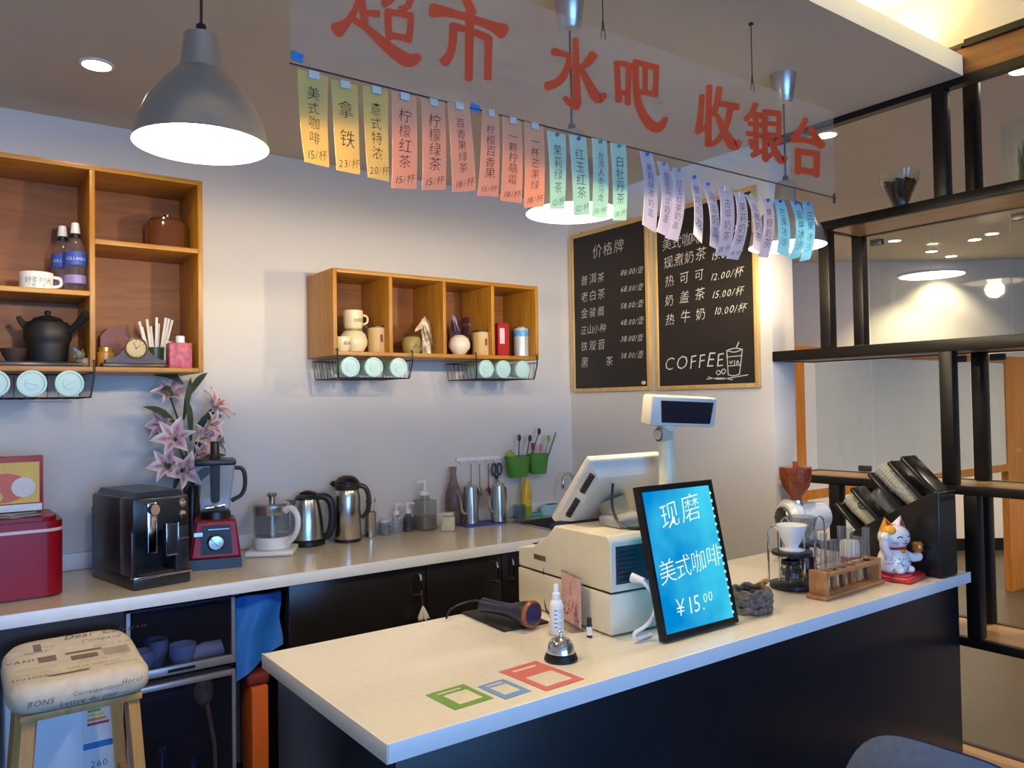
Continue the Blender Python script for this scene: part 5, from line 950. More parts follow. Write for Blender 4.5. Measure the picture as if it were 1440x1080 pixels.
for pt, o_, d, kind, lab in UT:
    l0 = pt.location; t = thing({'leaf': 'leaf_sprig', 'spoon': 'long_spoon', 'spoon2': 'long_spoon', 'brush': 'brush', 'brush2': 'brush', 'stick': 'stick'}[kind], lab, {'leaf': 'leaf', 'stick': 'stick'}.get(kind, 'utensil'), (l0.x+o_[0], l0.y, l0.z+0.006))
    mt_ = {'leaf': mat('leaf_yellow', (150, 170, 40), 0.5), 'spoon': mat('dark_steel', (60, 50, 56), 0.3, 0.4), 'spoon2': mat('olive_plastic', (140, 150, 80), 0.4), 'brush': mat('wine_plastic2', (110, 40, 60), 0.4), 'brush2': mat('pink_plastic', (200, 110, 120), 0.4), 'stick': mat('stick_green', (90, 116, 74), 0.5)}[kind]
    m = MB(); m.tube([(0, 0, 0), d], 0.005 if kind == 'stick' else 0.003, 6)
    if kind == 'leaf': m.ball((d[0]*0.8, 0, d[2]), 0.018, 12, sc_=(1, 0.3, 2)); m.ball((d[0]*0.8+0.022, 0, d[2]-0.01), 0.014, 12, sc_=(1, 0.3, 2))
    elif kind.startswith('spoon'): m.ball(d, 0.013, 12, sc_=(1, 0.4, 1.5))
    elif kind.startswith('brush'): m.cyl((d[0]*0.75, 0, d[2]*0.75), d, 0.008, 0.010, 10)
    m.build('utensil', mt_, t)
# ================================================================ front counter
t = thing('front_counter', 'long white-topped service counter with glossy black panels in the foreground', 'counter', (1.8165, 1.665, 0))
m = MB(); m.b2((-1.142, -0.338, 0.884), (1.142, 0.338, 0.919)); m.build('worktop', STONE, t)
m = MB(); m.b2((-1.1425, -0.342, 0.883), (1.1425, -0.338, 0.92), 0.001); m.build('front_edge', STONEE, t)
m = MB(); m.b2((-1.1465, -0.342, 0.883), (-1.1425, 0.342, 0.92), 0.001); m.build('side_edge', mat('cream_stone_edge', (222, 212, 198), 0.3, var=0.02), t)
CLAD = mat('black_gloss_panel', (18, 22, 28), 0.3, var=0.05); CLAD.node_tree.nodes['Principled BSDF'].inputs['Specular IOR Level'].default_value = 0.3
m = MB(); m.b2((-1.115, -0.315, 0.05), (1.105, -0.297, 0.883), 0.001); m.build('front_panel', CLAD, t)
m = MB(); m.b2((-1.115, -0.296, 0.05), (-1.097, 0.315, 0.883), 0.001); m.build('side_panel', CLAD, t)
m = MB(); m.b2((1.087, -0.296, 0.05), (1.105, 0.315, 0.883), 0.001); m.build('side_panel', CLAD, t)
m = MB(); m.b2((-1.08, -0.28, 0), (1.08, 0.28, 0.05)); m.build('plinth', BLACKP, t)

# colour cards stuck on the worktop
for lab, col, x0, x1, y0, y1, inn in (('green payment card on the counter, nearest the corner', (110, 154, 66), 0.853, 0.952, 1.388, 1.498, (0.25, 0.16, 0.85, 0.72)),
                                  ('blue payment card on the counter between the green and red ones', (110, 150, 196), 0.967, 1.04, 1.371, 1.470, (0.2, 0.2, 0.8, 0.72)),
                                  ('large red payment card on the counter in front of the bell', (206, 106, 98), 1.062, 1.176, 1.355, 1.521, (0.16, 0.12, 0.84, 0.55))):
    nm = lab.split()[0] if not lab.startswith('large') else 'red'
    t = thing('payment_card', lab, 'card', ((x0+x1)/2, (y0+y1)/2, 0.9192), 0.05, 'payment cards on the counter'); a, b = (x1-x0)/2, (y1-y0)/2
    m = MB(); m.b2((-a, -b, 0), (a, b, 0.001)); c_ = m.build('card', mat(nm+'_card', col, 0.35, var=0.03), t)
    m = MB(); m.b2((-a+2*a*inn[0], -b+2*b*inn[1], 0.001), (-a+2*a*inn[2], -b+2*b*inn[3], 0.0014)); m.build('white_panel', mat('card_white', (216, 204, 184), 0.4, var=0.1, scale=200), t)
    m = MB(); m.b2((-a*0.6, b*0.66, 0.001), (a*0.6, b*0.76, 0.0013)); m.build('white_line', mat('card_line', (226, 214, 204), 0.4), t)
# bell
bx = Pc(789, 935, 0.04); t = thing('service_bell', 'chrome desk bell on a black base at the front of the counter', 'bell', bx)
m = MB(); m.lathe([(0.040, 0), (0.041, 0.004), (0.036, 0.016), (0.03, 0.018), (0, 0.018)], seg=40); m.build('base', BLACKP, t)
m = MB(); m.lathe([(0.034, 0.0185), (0.0335, 0.024), (0.030, 0.038), (0.022, 0.049), (0.010, 0.055), (0, 0.056)], seg=40); m.build('dome', CHROME, t)
m = MB(); m.lathe([(0.004, 0.055), (0.004, 0.064), (0.006, 0.067), (0.003, 0.071), (0, 0.071)], seg=16); m.build('push_button', CHROME, t)
bx = Pc(783, 894, 0.019); t = thing('spray_bottle', 'small white spray bottle with blue print behind the bell', 'bottle', bx)
m = MB(); m.lathe([(0.0175, 0), (0.019, 0.003), (0.019, 0.078), (0.015, 0.088), (0.010, 0.092)], seg=28); bo = m.build('bottle_body', WHITEP, t); m = MB(); m.lathe([(0.011, 0.092), (0.011, 0.108), (0.007, 0.112), (0.007, 0.128), (0.005, 0.133), (0, 0.133)], seg=22); m.build('spray_cap', mat('cap_white', (238, 238, 236), 0.3), t)
m = MB()
for k in range(4): cup_text(m, '消毒喷雾'[k], 0.0193, 0.058-0.016*k, -2.0, 0.013, 0.5)
for k in range(5): m.sheet(lambda u, v: (0.0193*math.cos(-2.6+0.5*u), 0.0193*math.sin(-2.6+0.5*u), 0.02+0.011*k+0.003*v), 4, 1)
m.build('label_print', mat('print_blue', (90, 140, 190), 0.5), bo)
bx = Pc(829, 897, 0.008); t = thing('dropper_vial', 'tiny black-capped vial with white label beside the card stand', 'vial', bx); m = MB(); m.lathe([(0.007, 0), (0.0075, 0.001), (0.0075, 0.032), (0.005, 0.036)], seg=18); m.build('vial_body', mat('vial_dark', (40, 40, 44), 0.2), t); m = MB(); m.lathe([(0.0078, 0.006), (0.0078, 0.028)], seg=18); m.build('label', PORC, t); m = MB(); m.lathe([(0.0065, 0.036), (0.0065, 0.05), (0, 0.051)], seg=16); m.build('cap', BLACKP, t)
# acrylic card stand
a = Z(ZC, 791, 872); b = Z(ZC, 820, 889); cxy = (a+b)/2; an = math.atan2(b.y-a.y, b.x-a.x); Lc = (b-a).length
t = thing('card_stand', 'clear acrylic stand with a pink printed card leaning by the till', 'sign', (cxy.x, cxy.y, ZC), an); h = Lc/2
m = MB(); m.b2((-h, -0.002, 0.0), (h, 0.002, 0.145), 0.0005); m.b2((-h, -0.035, 0), (h, 0.03, 0.003)); m.build('acrylic', glass('acrylic_stand', (240, 240, 240), 1, 0.03), t)
m = MB(); m.b2((-h*0.92, -0.0035, 0.008), (h*0.92, -0.0022, 0.138)); c_ = m.build('card', mat('pink_card', (222, 176, 168), 0.5, var=0.12, scale=30), t)
m = MB()
for ch, z in (('订', 0.114), ('房', 0.100)): write(m, ch, lambda x, y: (x, -0.004, z+y), -0.006, 0, 0.013)
m.build('card_print', INK, c_)
m = MB()
for k in range(46):
    x, z = random.uniform(-h*0.8, h*0.8), 0.02+abs(random.gauss(0, 0.03)); m.lathe([(random.uniform(0.002, 0.005), 0), (0, 0.0002)], (x, -0.0036, min(z, 0.09)), 8, (PI/2, 0, 0))
m.build('blossom_print', mat('blossom', (150, 90, 110), 0.5, var=0.4, scale=80), c_)
# scanner on its black mat
t = thing('counter_mat', 'black rubber mat on the counter left of the till', 'mat', (1.332, 1.88, ZC), -0.06); m = MB(); m.box((0, 0, 0.003), (0.15, 0.235, 0.006), None, 0.002); m.build('mat', mat('black_rubber', (24, 20, 20), 0.6), t)
q = Z(ZC, 743, 889); t = thing('barcode_scanner', 'handheld navy barcode scanner with orange rim lying on the black mat', 'scanner', (q.x+0.012, q.y+0.035, ZC+0.0063), 0.25)
m = MB(); m.lathe([(0.034, 0), (0.037, 0.01), (0.036, 0.03), (0.028, 0.055), (0.021, 0.075), (0.019, 0.13), (0.022, 0.18), (0.016, 0.185)], (0, -0.03, 0.036), 28, (-PI/2, 0, 0), 0, (1, 0.93, 1)); m.build('scanner_body', mat('navy_black', (36, 40, 58), 0.3), t)
m = MB(); m.lathe([(0.037, 0), (0.0395, 0.004), (0.0385, 0.012)], (0, -0.034, 0.0375), 32, (-PI/2, 0, 0), 0, (1, 0.93, 1)); m.build('orange_rim', mat('orange_rim', (150, 80, 44), 0.4), t)
m = MB(); m.lathe([(0, 0), (0.033, 0.001), (0.034, 0.003)], (0, -0.0355, 0.0372), 32, (-PI/2, 0, 0), 0, (1, 0.9, 1)); s_ = m.build('scan_window', mat('window_navy', (34, 44, 86), 0.08), t)
m = MB(); m.tube([(0, 0.15, 0.04), (0.01, 0.19, 0.045), (-0.03, 0.25, 0.02), (-0.08, 0.22, 0.004)], 0.003, 6, smooth=2); m.build('cord', BLACKP, t)

# ---------------------------------------------------------------- till
t = thing('till', 'cream point-of-sale till with cash drawer, tilted screen and pole display', 'till', (1.441, 1.548, ZC), -0.075)
m = MB(); m.b2((0, 0, 0.004), (0.40, 0.455, 0.110), 0.003); dr = m.build('cash_drawer', CREAM, t); m = MB(); m.b2((0.006, 0.006, 0.109), (0.394, 0.45, 0.115)); m.build('shadow_gap', BLACKP, t)
m = MB(); m.prism([(0, 0.115), (0.455, 0.115), (0.455, 0.172), (0.372, 0.186), (0.30, 0.222), (0.255, 0.262), (0.012, 0.264), (0, 0.25)], 0.002, 0.398, 'x'); bd = m.build('till_body', CREAM, t)
bv = bd.modifiers.new('bevel', 'BEVEL'); bv.width = 0.004; bv.segments = 2
m = MB(); m.b2((0.02, -0.002, 0.135), (0.13, 0.0, 0.235)); bk = m.build('rear_panel', DKGREY, bd)
m = MB()
for k in range(7): m.b2((0.03, -0.0035, 0.145+0.012*k), (0.09, -0.002, 0.149+0.012*k))
m.build('vent_slats', BLACKP, bd)
m = MB(); m.b2((-0.001, 0.305, 0.15), (0.002, 0.365, 0.165), 0.001); m.build('side_socket', mat('brown_socket', (104, 80, 54), 0.4), bd)
m = MB(); m.b2((0.02, 0.36, 0.187), (0.14, 0.40, 0.190)); m.build('paper_slot', DKGREY, bd)
m = MB(); m.b2((0.0015, 0.29, 0.1715), (0.0025, 0.474, 0.1725)); 
def loc(p): # world -> till local
    return t.matrix_basis.inverted() @ Vector(p)
R0 = Matrix.Rotation(0.075, 4, 'Z')
U = Vector((0, -0.656, 0.755)); N = Vector((1, 0, 0)).cross(U)
O = Vector((1.645, 1.865, 1.195))
Mw = Matrix(((1, U.x, N.x, O.x), (0, U.y, N.y, O.y), (0, U.z, N.z, O.z), (0, 0, 0, 1)))
t.rotation_euler.z = -0.075; Tm = (Matrix.Translation(t.location) @ Matrix.Rotation(-0.075, 4, 'Z')).inverted(); Ml = Tm @ Mw
m = MB(); m.box((0, 0.127, 0.008), (0.29, 0.254, 0.022), None, 0.006, M=Ml); bz = m.build('screen_bezel', mat('cream_light', (226, 216, 196), 0.4), t)
m = MB(); frv = [(-0.138, 0.006, 0.018), (0.138, 0.006, 0.018), (0.138, 0.246, 0.018), (-0.138, 0.246, 0.018), (-0.115, 0.035, 0.052), (0.115, 0.035, 0.052), (0.115, 0.215, 0.052), (-0.115, 0.215, 0.052)]
m.add(frv, [(3, 2, 1, 0), (4, 5, 6, 7), (0, 1, 5, 4), (1, 2, 6, 5), (2, 3, 7, 6), (3, 0, 4, 7)], 0, Ml); m.build('screen_back', mat('grey_cream', (206, 200, 190), 0.45, var=0.02), t)
m = MB()
for g in range(2):
    for k in range(9): m.box((-0.1275, 0.05+0.10*g+0.008*k, 0.0365), (0.0155, 0.003, 0.02), (0, -0.59, 0), M=Ml)
m.build('screen_vents', DKGREY, bz)
m = MB(); m.box((0, 0.127, -0.0035), (0.26, 0.215, 0.002), M=Ml); m.build('screen_glass', mat('screen_dark', (16, 18, 22), 0.1), bz)
a_ = Tm @ Vector((1.655, 1.72, 1.18)); b_ = Tm @ (Mw @ Vector((0, 0.11, 0.05)))
m = MB(); m.tube([tuple(a_), tuple((a_+b_)/2+Vector((0, 0.005, 0))), tuple(b_)], [0.05, 0.042, 0.045], 16); m.build('screen_neck', CREAMD, t)
m = MB(); c0 = Tm @ Vector((1.63, 1.66, 1.184)); m.box((c0.x, c0.y, c0.z+0.014), (0.16, 0.10, 0.03), None, 0.008, seg=3); m.build('screen_foot', mat('grey_hinge', (150, 146, 150), 0.4), t)
# pole display
pp = Tm @ Vector((1.742, 1.62, 1.18)); 
m = MB(); m.lathe([(0.032, 0), (0.026, 0.01), (0.022, 0.26), (0.028, 0.275), (0.028, 0.30)], pp, 24); po = m.build('display_pole', CREAM, t)
m = MB(); m.lathe([(0.02, -0.02), (0.02, 0.02)], (pp.x-0.02, pp.y-0.01, pp.z+0.262), 18, (0, PI/2, 0)); m.lathe([(0.0, -0.025), (0.014, -0.024), (0.014, 0)], (pp.x-0.02, pp.y-0.01, pp.z+0.262), 18, (0, PI/2, 0)); m.build('tilt_hinge', CREAMD, po)
Md = Matrix.Translation(Tm @ Vector((1.778, 1.60, 1.51))) @ Matrix.Rotation(-0.18, 4, 'Z') @ Matrix.Rotation(0.05, 4, 'Y') @ Matrix.Rotation(0.12, 4, 'X')
m = MB(); m.box((0, 0, 0), (0.225, 0.055, 0.088), None, 0.008, M=Md); hd = m.build('display_head', mat('light_cream', (216, 208, 192), 0.4), t)
m = MB(); m.prism([(-0.082, 0.031), (0.098, 0.031), (0.092, -0.033), (-0.074, -0.033)], -0.0295, -0.0276); m.v = [tuple(Md @ Vector(v)) for v in m.v]; m.build('display_window', mat('display_dark', (40, 34, 44), 0.12), hd)
# cables of the till
def px3(y, pts): return [tuple(Y(y+d, a, b)) for a, b, d in pts]
def cable(lab, pts, r, mt_, nm='power_cable'):
    o0 = Vector(pts[-1]); tt = thing(nm, lab, 'cable', o0); m = MB(); m.tube([tuple(Vector(p)-o0) for p in pts], r, 8, smooth=3); m.build('cord', mt_, tt); return tt, o0
pts = px3(1.505, [(893, 813, 0.0), (906, 819, -0.03), (920, 838, -0.035), (922, 862, -0.035), (908, 882, -0.035), (890, 890, -0.03)]) + [(1.46, 1.478, ZC+0.005), (1.53, 1.49, ZC+0.005)]
tt, o0 = cable('white power cable looping from the back of the till to the counter', pts, 0.0048, WHITEP)
m = MB(); m.cyl(tuple(Vector(pts[0])-o0+Vector((0.0, 0.012, 0.0))), tuple(Vector(pts[0])-o0+Vector((0.012, -0.022, -0.006))), 0.013, 0.008, 14); m.build('plug', WHITEP, tt)
pts = [(1.60, 1.70, 1.30), (1.555, 1.66, 1.235), (1.545, 1.61, 1.19), (1.57, 1.57, 1.1875), (1.62, 1.545, 1.189), (1.68, 1.525, 1.189), (1.72, 1.515, 1.18)]
cable('black cable lying over the top of the till behind the lit board', pts, 0.004, BLACKP)
pts = [(1.478, 1.845, 1.075), (1.468, 1.862, 1.06), (1.468, 1.87, 1.0), (1.467, 1.862, 0.96), (1.462, 1.85, 0.9245), (1.455, 1.82, 0.9235)]
cable('thin black cable hanging down the left side of the till', pts, 0.0022, BLACKP)

# ---------------------------------------------------------------- lit writing board
t = thing('led_board', 'black framed writing board glowing blue with white handwritten coffee price', 'sign', (1.654, 1.421, ZC+0.0045)); t.rotation_euler.x = -0.217
BW, BH = 0.149, 0.398
m = MB(); m.b2((-BW+0.008, 0.003, 0.01), (BW-0.008, 0.012, BH-0.01))
LEDM = bpy.data.materials.new('lit_blue_panel'); LEDM.use_nodes = True; n = LEDM.node_tree.nodes; l = LEDM.node_tree.links; n.remove(n['Principled BSDF'])
e = n.new('ShaderNodeEmission'); tc = n.new('ShaderNodeTexCoord'); mp = n.new('ShaderNodeMapping'); nz = n.new('ShaderNodeTexNoise'); nz.inputs['Scale'].default_value = 7; rp = n.new('ShaderNodeValToRGB')
rp.color_ramp.elements[0].color = rgb((0, 138, 214)); rp.color_ramp.elements[0].position = 0.25; rp.color_ramp.elements[1].color = rgb((70, 214, 244)); rp.color_ramp.elements[1].position = 0.8
sx = n.new('ShaderNodeSeparateXYZ'); ad = n.new('ShaderNodeMath'); ad.operation = 'MULTIPLY_ADD'; ad.inputs[1].default_value = 1.4; 
l.new(tc.outputs['Object'], nz.inputs[0]); l.new(tc.outputs['Object'], sx.inputs[0]); l.new(sx.outputs[0], ad.inputs[0]); l.new(nz.outputs[0], ad.inputs[2]); l.new(ad.outputs[0], rp.inputs[0]); l.new(rp.outputs[0], e.inputs[0]); e.inputs[1].default_value = 1.0; l.new(e.outputs[0], n['Material Output'].inputs[0])
pn = m.build('lit_panel', LEDM, t)
for q in (-1, 1):
    m = MB(); m.b2((q*BW, -0.002, 0), (q*(BW-0.014), 0.018, BH), 0.002); m.build('frame_upright', BLACKM, t)
for z in (0, BH-0.016):
    m = MB(); m.b2((-BW+0.014, -0.002, z), (BW-0.014, 0.018, z+0.016), 0.002); m.build('frame_rail', BLACKM, t)
WH = glow('lit_white_marker', (236, 252, 255), 1.1)
Mb = (Matrix.Translation(t.location) @ Matrix.Rotation(-0.217, 4, 'X')).inverted()
def bp(px, py):   # point of the board's face under a pixel of the photograph
    d = Mb.to_3x3() @ ray(px, py); c_ = Mb @ CAM; s_ = (0.0025-c_.y)/d.y; return c_ + d*s_
m = MB()
for s_, px, py, sz, kw in (('现磨', 931, 744, 0.08, dict(adv=1.05, rise=0.13)), ('美式咖啡', 929, 822, 0.067, dict(adv=0.95, rise=0.10)), ('¥15.', 953, 868, 0.062, dict(rise=0.02, slant=0.1)), ('00', 990, 848, 0.036, dict(rise=0.05, slant=0.1))):
    q = bp(px, py); write(m, s_, lambda x, y: (q.x+x, 0.0024, q.z+y+kw['rise']*x), 0, 0, sz, adv=kw.get('adv'), slant=kw.get('slant', 0.04), jit=0.05)
m.build('handwriting', WH, pn)
m = MB()
for k in range(16):
    z = 0.03+0.022*k; m.box((BW-0.0148, 0.001, z), (0.0024, 0.004, 0.007))
m.build('led_strip', glow('led_cyan', (150, 236, 255), 1.5), pn)
m = MB(); m.tube([(0, 0.02, 0.33), (0, 0.045, 0.18), (0, 0.068, 0.0165)], 0.004, 8); m.build('easel_leg', BLACKM, t)

# coil of rope beside the board
q = Z(ZC, 1058, 862); t = thing('rope_coil', 'small coil of grey-brown twisted rope on the counter right of the lit board', 'rope', (q.x+0.02, q.y+0.02, ZC)); m = MB()
for k in range(9):
    r = 0.055-0.004*(k % 3); z = 0.008+0.0065*k; c_ = Vector((random.uniform(-0.006, 0.006), random.uniform(-0.006, 0.006), 0)); tl = random.uniform(-0.15, 0.15)
    m.tube([(c_.x+r*math.cos(a)*(1.1), c_.y+r*math.sin(a), z+0.004*math.sin(a*7+k)+tl*0.03*math.cos(a)) for a in [j*2*PI/40 for j in range(40)]], 0.0075, 7, closed=True)
m.build('rope', mat('grey_rope', (112, 100, 90), 0.9, var=0.5, scale=90, bump=0.8), t); m = MB(); m.tube([(0.05, 0.02, 0.055), (0.07, 0.0, 0.075), (0.055, -0.02, 0.082)], [0.008, 0.01, 0.006], 8, smooth=1); m.build('rope_end', mat('ochre_rope', (186, 130, 60), 0.9), t)

# ---------------------------------------------------------------- pour-over stands, grinder
def stand(p, lab, rz): 
    t = thing('pour_over_stand', lab, 'coffee stand', p, rz, 'black pour-over stands')
    m = MB(); m.lathe([(0.072, 0), (0.074, 0.004), (0.072, 0.016), (0.06, 0.02), (0, 0.02)], seg=40); m.build('base', BLACKP, t)
    m = MB(); m.lathe([(0.035, 0.108), (0.064, 0.108), (0.066, 0.113), (0.064, 0.12), (0.035, 0.12), (0.035, 0.108)], seg=40); m.build('upper_plate', BLACKP, t)
    for q in (-1, 1):
        m = MB(); x = q*0.062; m.tube([(x-0.018, 0, 0.018), (x-0.018, 0, 0.17), (x-0.014, 0, 0.195), (x, 0, 0.205), (x+0.014, 0, 0.195), (x+0.018, 0, 0.17), (x+0.018, 0, 0.018)], 0.0035, 8, smooth=2); m.build('arched_rod', CHROME, t)
    return t
q = Pc(1115, 833, 0.075); stand(q, 'nearer black two-tier pour-over stand with chrome arched rods and a white dripper', -0.55)
c0 = (q[0], q[1])
t = thing('coffee_server', 'small glass server with black lid and handle inside the nearer pour-over stand', 'server', (c0[0]-0.005, c0[1], ZC+0.0203)); m = MB(); m.shell([(0.034, 0), (0.038, 0.004), (0.04, 0.035), (0.03, 0.055)], 0.002); m.build('glass_body', GLS, t); m = MB(); m.lathe([(0.031, 0.0555), (0.033, 0.06), (0.03, 0.07), (0.012, 0.074), (0.012, 0.082), (0, 0.083)], seg=24); m.build('lid', BLACKP, t); m = MB(); m.tube([(-0.028, -0.012, 0.06), (-0.05, -0.02, 0.058), (-0.052, -0.02, 0.01)], 0.006, 8, smooth=1); m.build('handle', BLACKP, t)
t = thing('coffee_dripper', 'white ceramic dripper cup on top of the nearer pour-over stand', 'dripper', (c0[0], c0[1], ZC+0.1203)); m = MB(); m.lathe([(0.04, 0), (0.042, 0.004), (0.02, 0.01), (0.022, 0.016), (0.04, 0.05), (0.05, 0.085), (0.0475, 0.0855), (0.036, 0.05), (0.006, 0.012), (0, 0.012)], seg=36); m.build('cone', PORC, t); m = MB(); m.tube([(0.046, 0.0, 0.075), (0.07, 0, 0.07), (0.07, 0, 0.035), (0.036, 0, 0.03)], 0.0045, 8, smooth=2); m.build('handle', PORC, t)
q = (2.475, 1.665, ZC); stand(q, 'farther black two-tier pour-over stand behind, with a clear glass dripper', -0.55)
t = thing('coffee_dripper', 'clear glass dripper on top of the farther pour-over stand', 'dripper', (q[0], q[1], ZC+0.1203)); m = MB(); m.lathe([(0.04, 0), (0.042, 0.004), (0.02, 0.01), (0.022, 0.016), (0.04, 0.05), (0.05, 0.085), (0.0475, 0.0855), (0.036, 0.05), (0.008, 0.012), (0, 0.012)], seg=36); m.build('cone', glass('dripper_glass', (220, 224, 224), 1.5, 0.1), t)
t = thing('coffee_server', 'dark small server inside the farther pour-over stand', 'server', (q[0], q[1], ZC+0.0203)); m = MB(); m.lathe([(0.034, 0), (0.038, 0.004), (0.036, 0.045), (0.02, 0.06), (0.02, 0.08), (0, 0.081)], seg=24); m.build('server_body', mat('dark_glass', (36, 32, 32), 0.15), t)
GX, GY = 2.652, 1.79
t = thing('coffee_grinder', 'white electric coffee grinder with amber plastic bean hopper at the back of the counter', 'grinder', (GX, GY, ZC))
m = MB(); m.box((0.02, 0.0, 0.01), (0.17, 0.12, 0.02), None, 0.006); m.box((0.03, 0, 0.07), (0.08, 0.06, 0.10), None, 0.012); m.build('stand', PORC, t)
Mg = Matrix.Translation((0.0, 0.0, 0.172)) @ Matrix.Rotation(-0.35, 4, 'Z') @ Matrix.Rotation(-PI/2, 4, 'Y')
m = MB(); m.lathe([(0.0, -0.105), (0.045, -0.104), (0.055, -0.09), (0.057, 0.02), (0.068, 0.03), (0.07, 0.06), (0.055, 0.075), (0, 0.075)], seg=36, M=Mg); m.build('motor_housing', PORC, t)
m = MB(); m.lathe([(0.044, 0.074), (0.044, 0.084), (0.04, 0.088), (0.03, 0.082), (0.012, 0.09), (0, 0.09)], seg=32, M=Mg)
for k in range(6): m.box((0, 0, 0.088), (0.075, 0.006, 0.006), (0, 0, k*PI/6), M=Mg)
m.build('burr_face', mat('dark_steel_burr', (120, 118, 112), 0.3, 0.8), t)
m = MB(); m.lathe([(0.02, 0.255), (0.022, 0.272), (0.034, 0.285), (0.05, 0.31), (0.058, 0.345), (0.06, 0.375), (0.057, 0.376), (0.054, 0.345), (0.046, 0.312), (0.03, 0.29), (0.014, 0.275)], (-0.03, 0.0, -0.018), 32); m.build('bean_hopper', glass('amber_plastic', (216, 146, 96), 1.2, 0.35), t)
m = MB(); m.lathe([(0.058, 0.376), (0.06, 0.382), (0.03, 0.386), (0.008, 0.388), (0.01, 0.402), (0, 0.403)], (-0.03, 0, -0.018), 32); m.build('hopper_lid', glass('amber_plastic', (216, 146, 96)), t)
m = MB(); m.lathe([(0.026, 0.22), (0.024, 0.24), (0, 0.24)], (-0.03, 0, 0), 24); m.build('neck', CHROME, t)

# ---------------------------------------------------------------- test-tube rack
a = Z(ZC, 1139, 838); b = Z(ZC, 1162, 846); L0 = Z(ZC, 1244, 820)
t = thing('test_tube_rack', 'wooden test-tube rack with glass tubes of samples at the front of the counter', 'rack', ((b.x+L0.x)/2, (b.y+L0.y)/2+0.035, ZC), math.atan2(L0.y-b.y, L0.x-b.x)); hl = (L0-b).length/2
RKW = wood('rack_wood', (168, 112, 66), (196, 142, 92), 'x', 0.5); an = t.rotation_euler.z; rl = t.location.copy()
m = MB(); m.b2((-hl, -0.035, 0), (hl, 0.035, 0.012), 0.002); m.build('base_plank', RKW, t)
for q in (-1, 1): m = MB(); m.b2((q*(hl-0.012), -0.03, 0.012), (q*(hl-0.026), 0.03, 0.085), 0.001); m.build('end_post', RKW, t)
m = MB()
for k in range(7): x0 = -hl+0.026+(2*hl-0.052)*k/6; m.b2((x0-0.006 if 0 < k < 6 else x0-0.001, -0.014, 0.068), (x0+0.006 if 0 < k < 6 else x0+0.001, 0.014, 0.078))
for q in (-1, 1): m.b2((-hl+0.026, q*0.014, 0.068), (hl-0.026, q*0.03, 0.078))
m.build('holed_plank', RKW, t)
CONT = [mat('sample_dark', (52, 40, 34), 0.6), mat('sample_tan', (176, 128, 84), 0.6), mat('sample_dark2', (74, 56, 44), 0.6, var=0.4, scale=120), mat('sample_rust', (150, 84, 50), 0.6), mat('sample_pale', (204, 176, 130), 0.6), mat('sample_dark', (52, 40, 34), 0.6)]
POSN = ('leftmost', 'second from left', 'third from left', 'third from right', 'second from right', 'rightmost')
for k in range(6):
    x0 = -hl+0.026+(2*hl-0.052)*(k+0.5)/6; hh = (0.185, 0.16, 0.195, 0.185, 0.15, 0.175)[k]
    tt = thing('test_tube', 'clear glass test tube with %s sample, %s in the wooden rack' % (('dark', 'tan', 'brown', 'rusty', 'pale', 'black')[k], POSN[k]), 'test tube', (rl.x+x0*math.cos(an), rl.y+x0*math.sin(an), ZC+0.0125), 0, 'test tubes in the wooden rack')
    m = MB(); m.lathe([(0.0002, 0), (0.008, 0.003), (0.0115, 0.012), (0.0115, hh-0.004), (0.0135, hh), (0.0105, hh), (0.0102, hh-0.006), (0.0102, 0.012), (0.006, 0.005), (0, 0.003)], seg=20); m.build('glass_tube', glass('tube_glass', (242, 244, 242), 1.4, 0.05), tt)
    m = MB(); m.lathe([(0, 0.0035), (0.006, 0.006), (0.0098, 0.014), (0.0098, 0.05+0.004*k), (0, 0.05+0.004*k)], seg=18); m.build('sample', CONT[k], tt)
# red and white tub behind the tubes
q = Z(ZC, 1197, 802); t = thing('paper_tub', 'red and white paper tub behind the test-tube rack', 'tub', (2.56, 1.54, ZC)); m = MB(); m.lathe([(0.026, 0), (0.03, 0.003), (0.032, 0.075)], seg=28); m.build('red_body', mat('tub_red', (190, 30, 46), 0.4), t); m = MB(); m.lathe([(0.0325, 0.075), (0.033, 0.115), (0.028, 0.128), (0, 0.13)], seg=28); m.build('white_lid', PORC, t)

# lucky cat on a red tray
CX, CY = 2.66, 1.44
t = thing('cushion_tray', 'red square lacquer tray under the ceramic cat', 'tray', (CX+0.01, CY-0.015, ZC), 0.15); m = MB(); m.box((0, 0, 0.009), (0.15, 0.12, 0.018), None, 0.007, seg=3); m.box((0, 0, 0.019), (0.125, 0.095, 0.008), None, 0.004); m.build('tray', mat('red_lacquer', (206, 36, 46), 0.3, coat=0.4), t)
t = thing('lucky_cat', 'white ceramic beckoning cat with red collar holding a gold barrel on the red tray', 'ornament', (CX, CY, ZC+0.0235), -0.2); t.scale = (0.93, 0.93, 0.95)
CER = mat('white_ceramic', (236, 230, 226), 0.15, var=0.01, coat=0.4); GOLD = mat('gold_paint', (196, 140, 50), 0.25, 0.5); ORP = mat('cat_orange', (226, 160, 50), 0.3); RDP = mat('cat_red', (190, 34, 48), 0.3); INKB = mat('print_grey_blue', (120, 130, 160), 0.4)
m = MB(); m.lathe([(0.045, 0), (0.056, 0.008), (0.06, 0.03), (0.054, 0.06), (0.042, 0.085), (0.034, 0.095)], seg=36, sc_=(1.05, 0.9, 1)); m.build('body', CER, t)
m = MB(); m.ball((0, -0.004, 0.125), 0.055, 32, sc_=(1.12, 0.92, 0.82)); hd = m.build('head', CER, t)
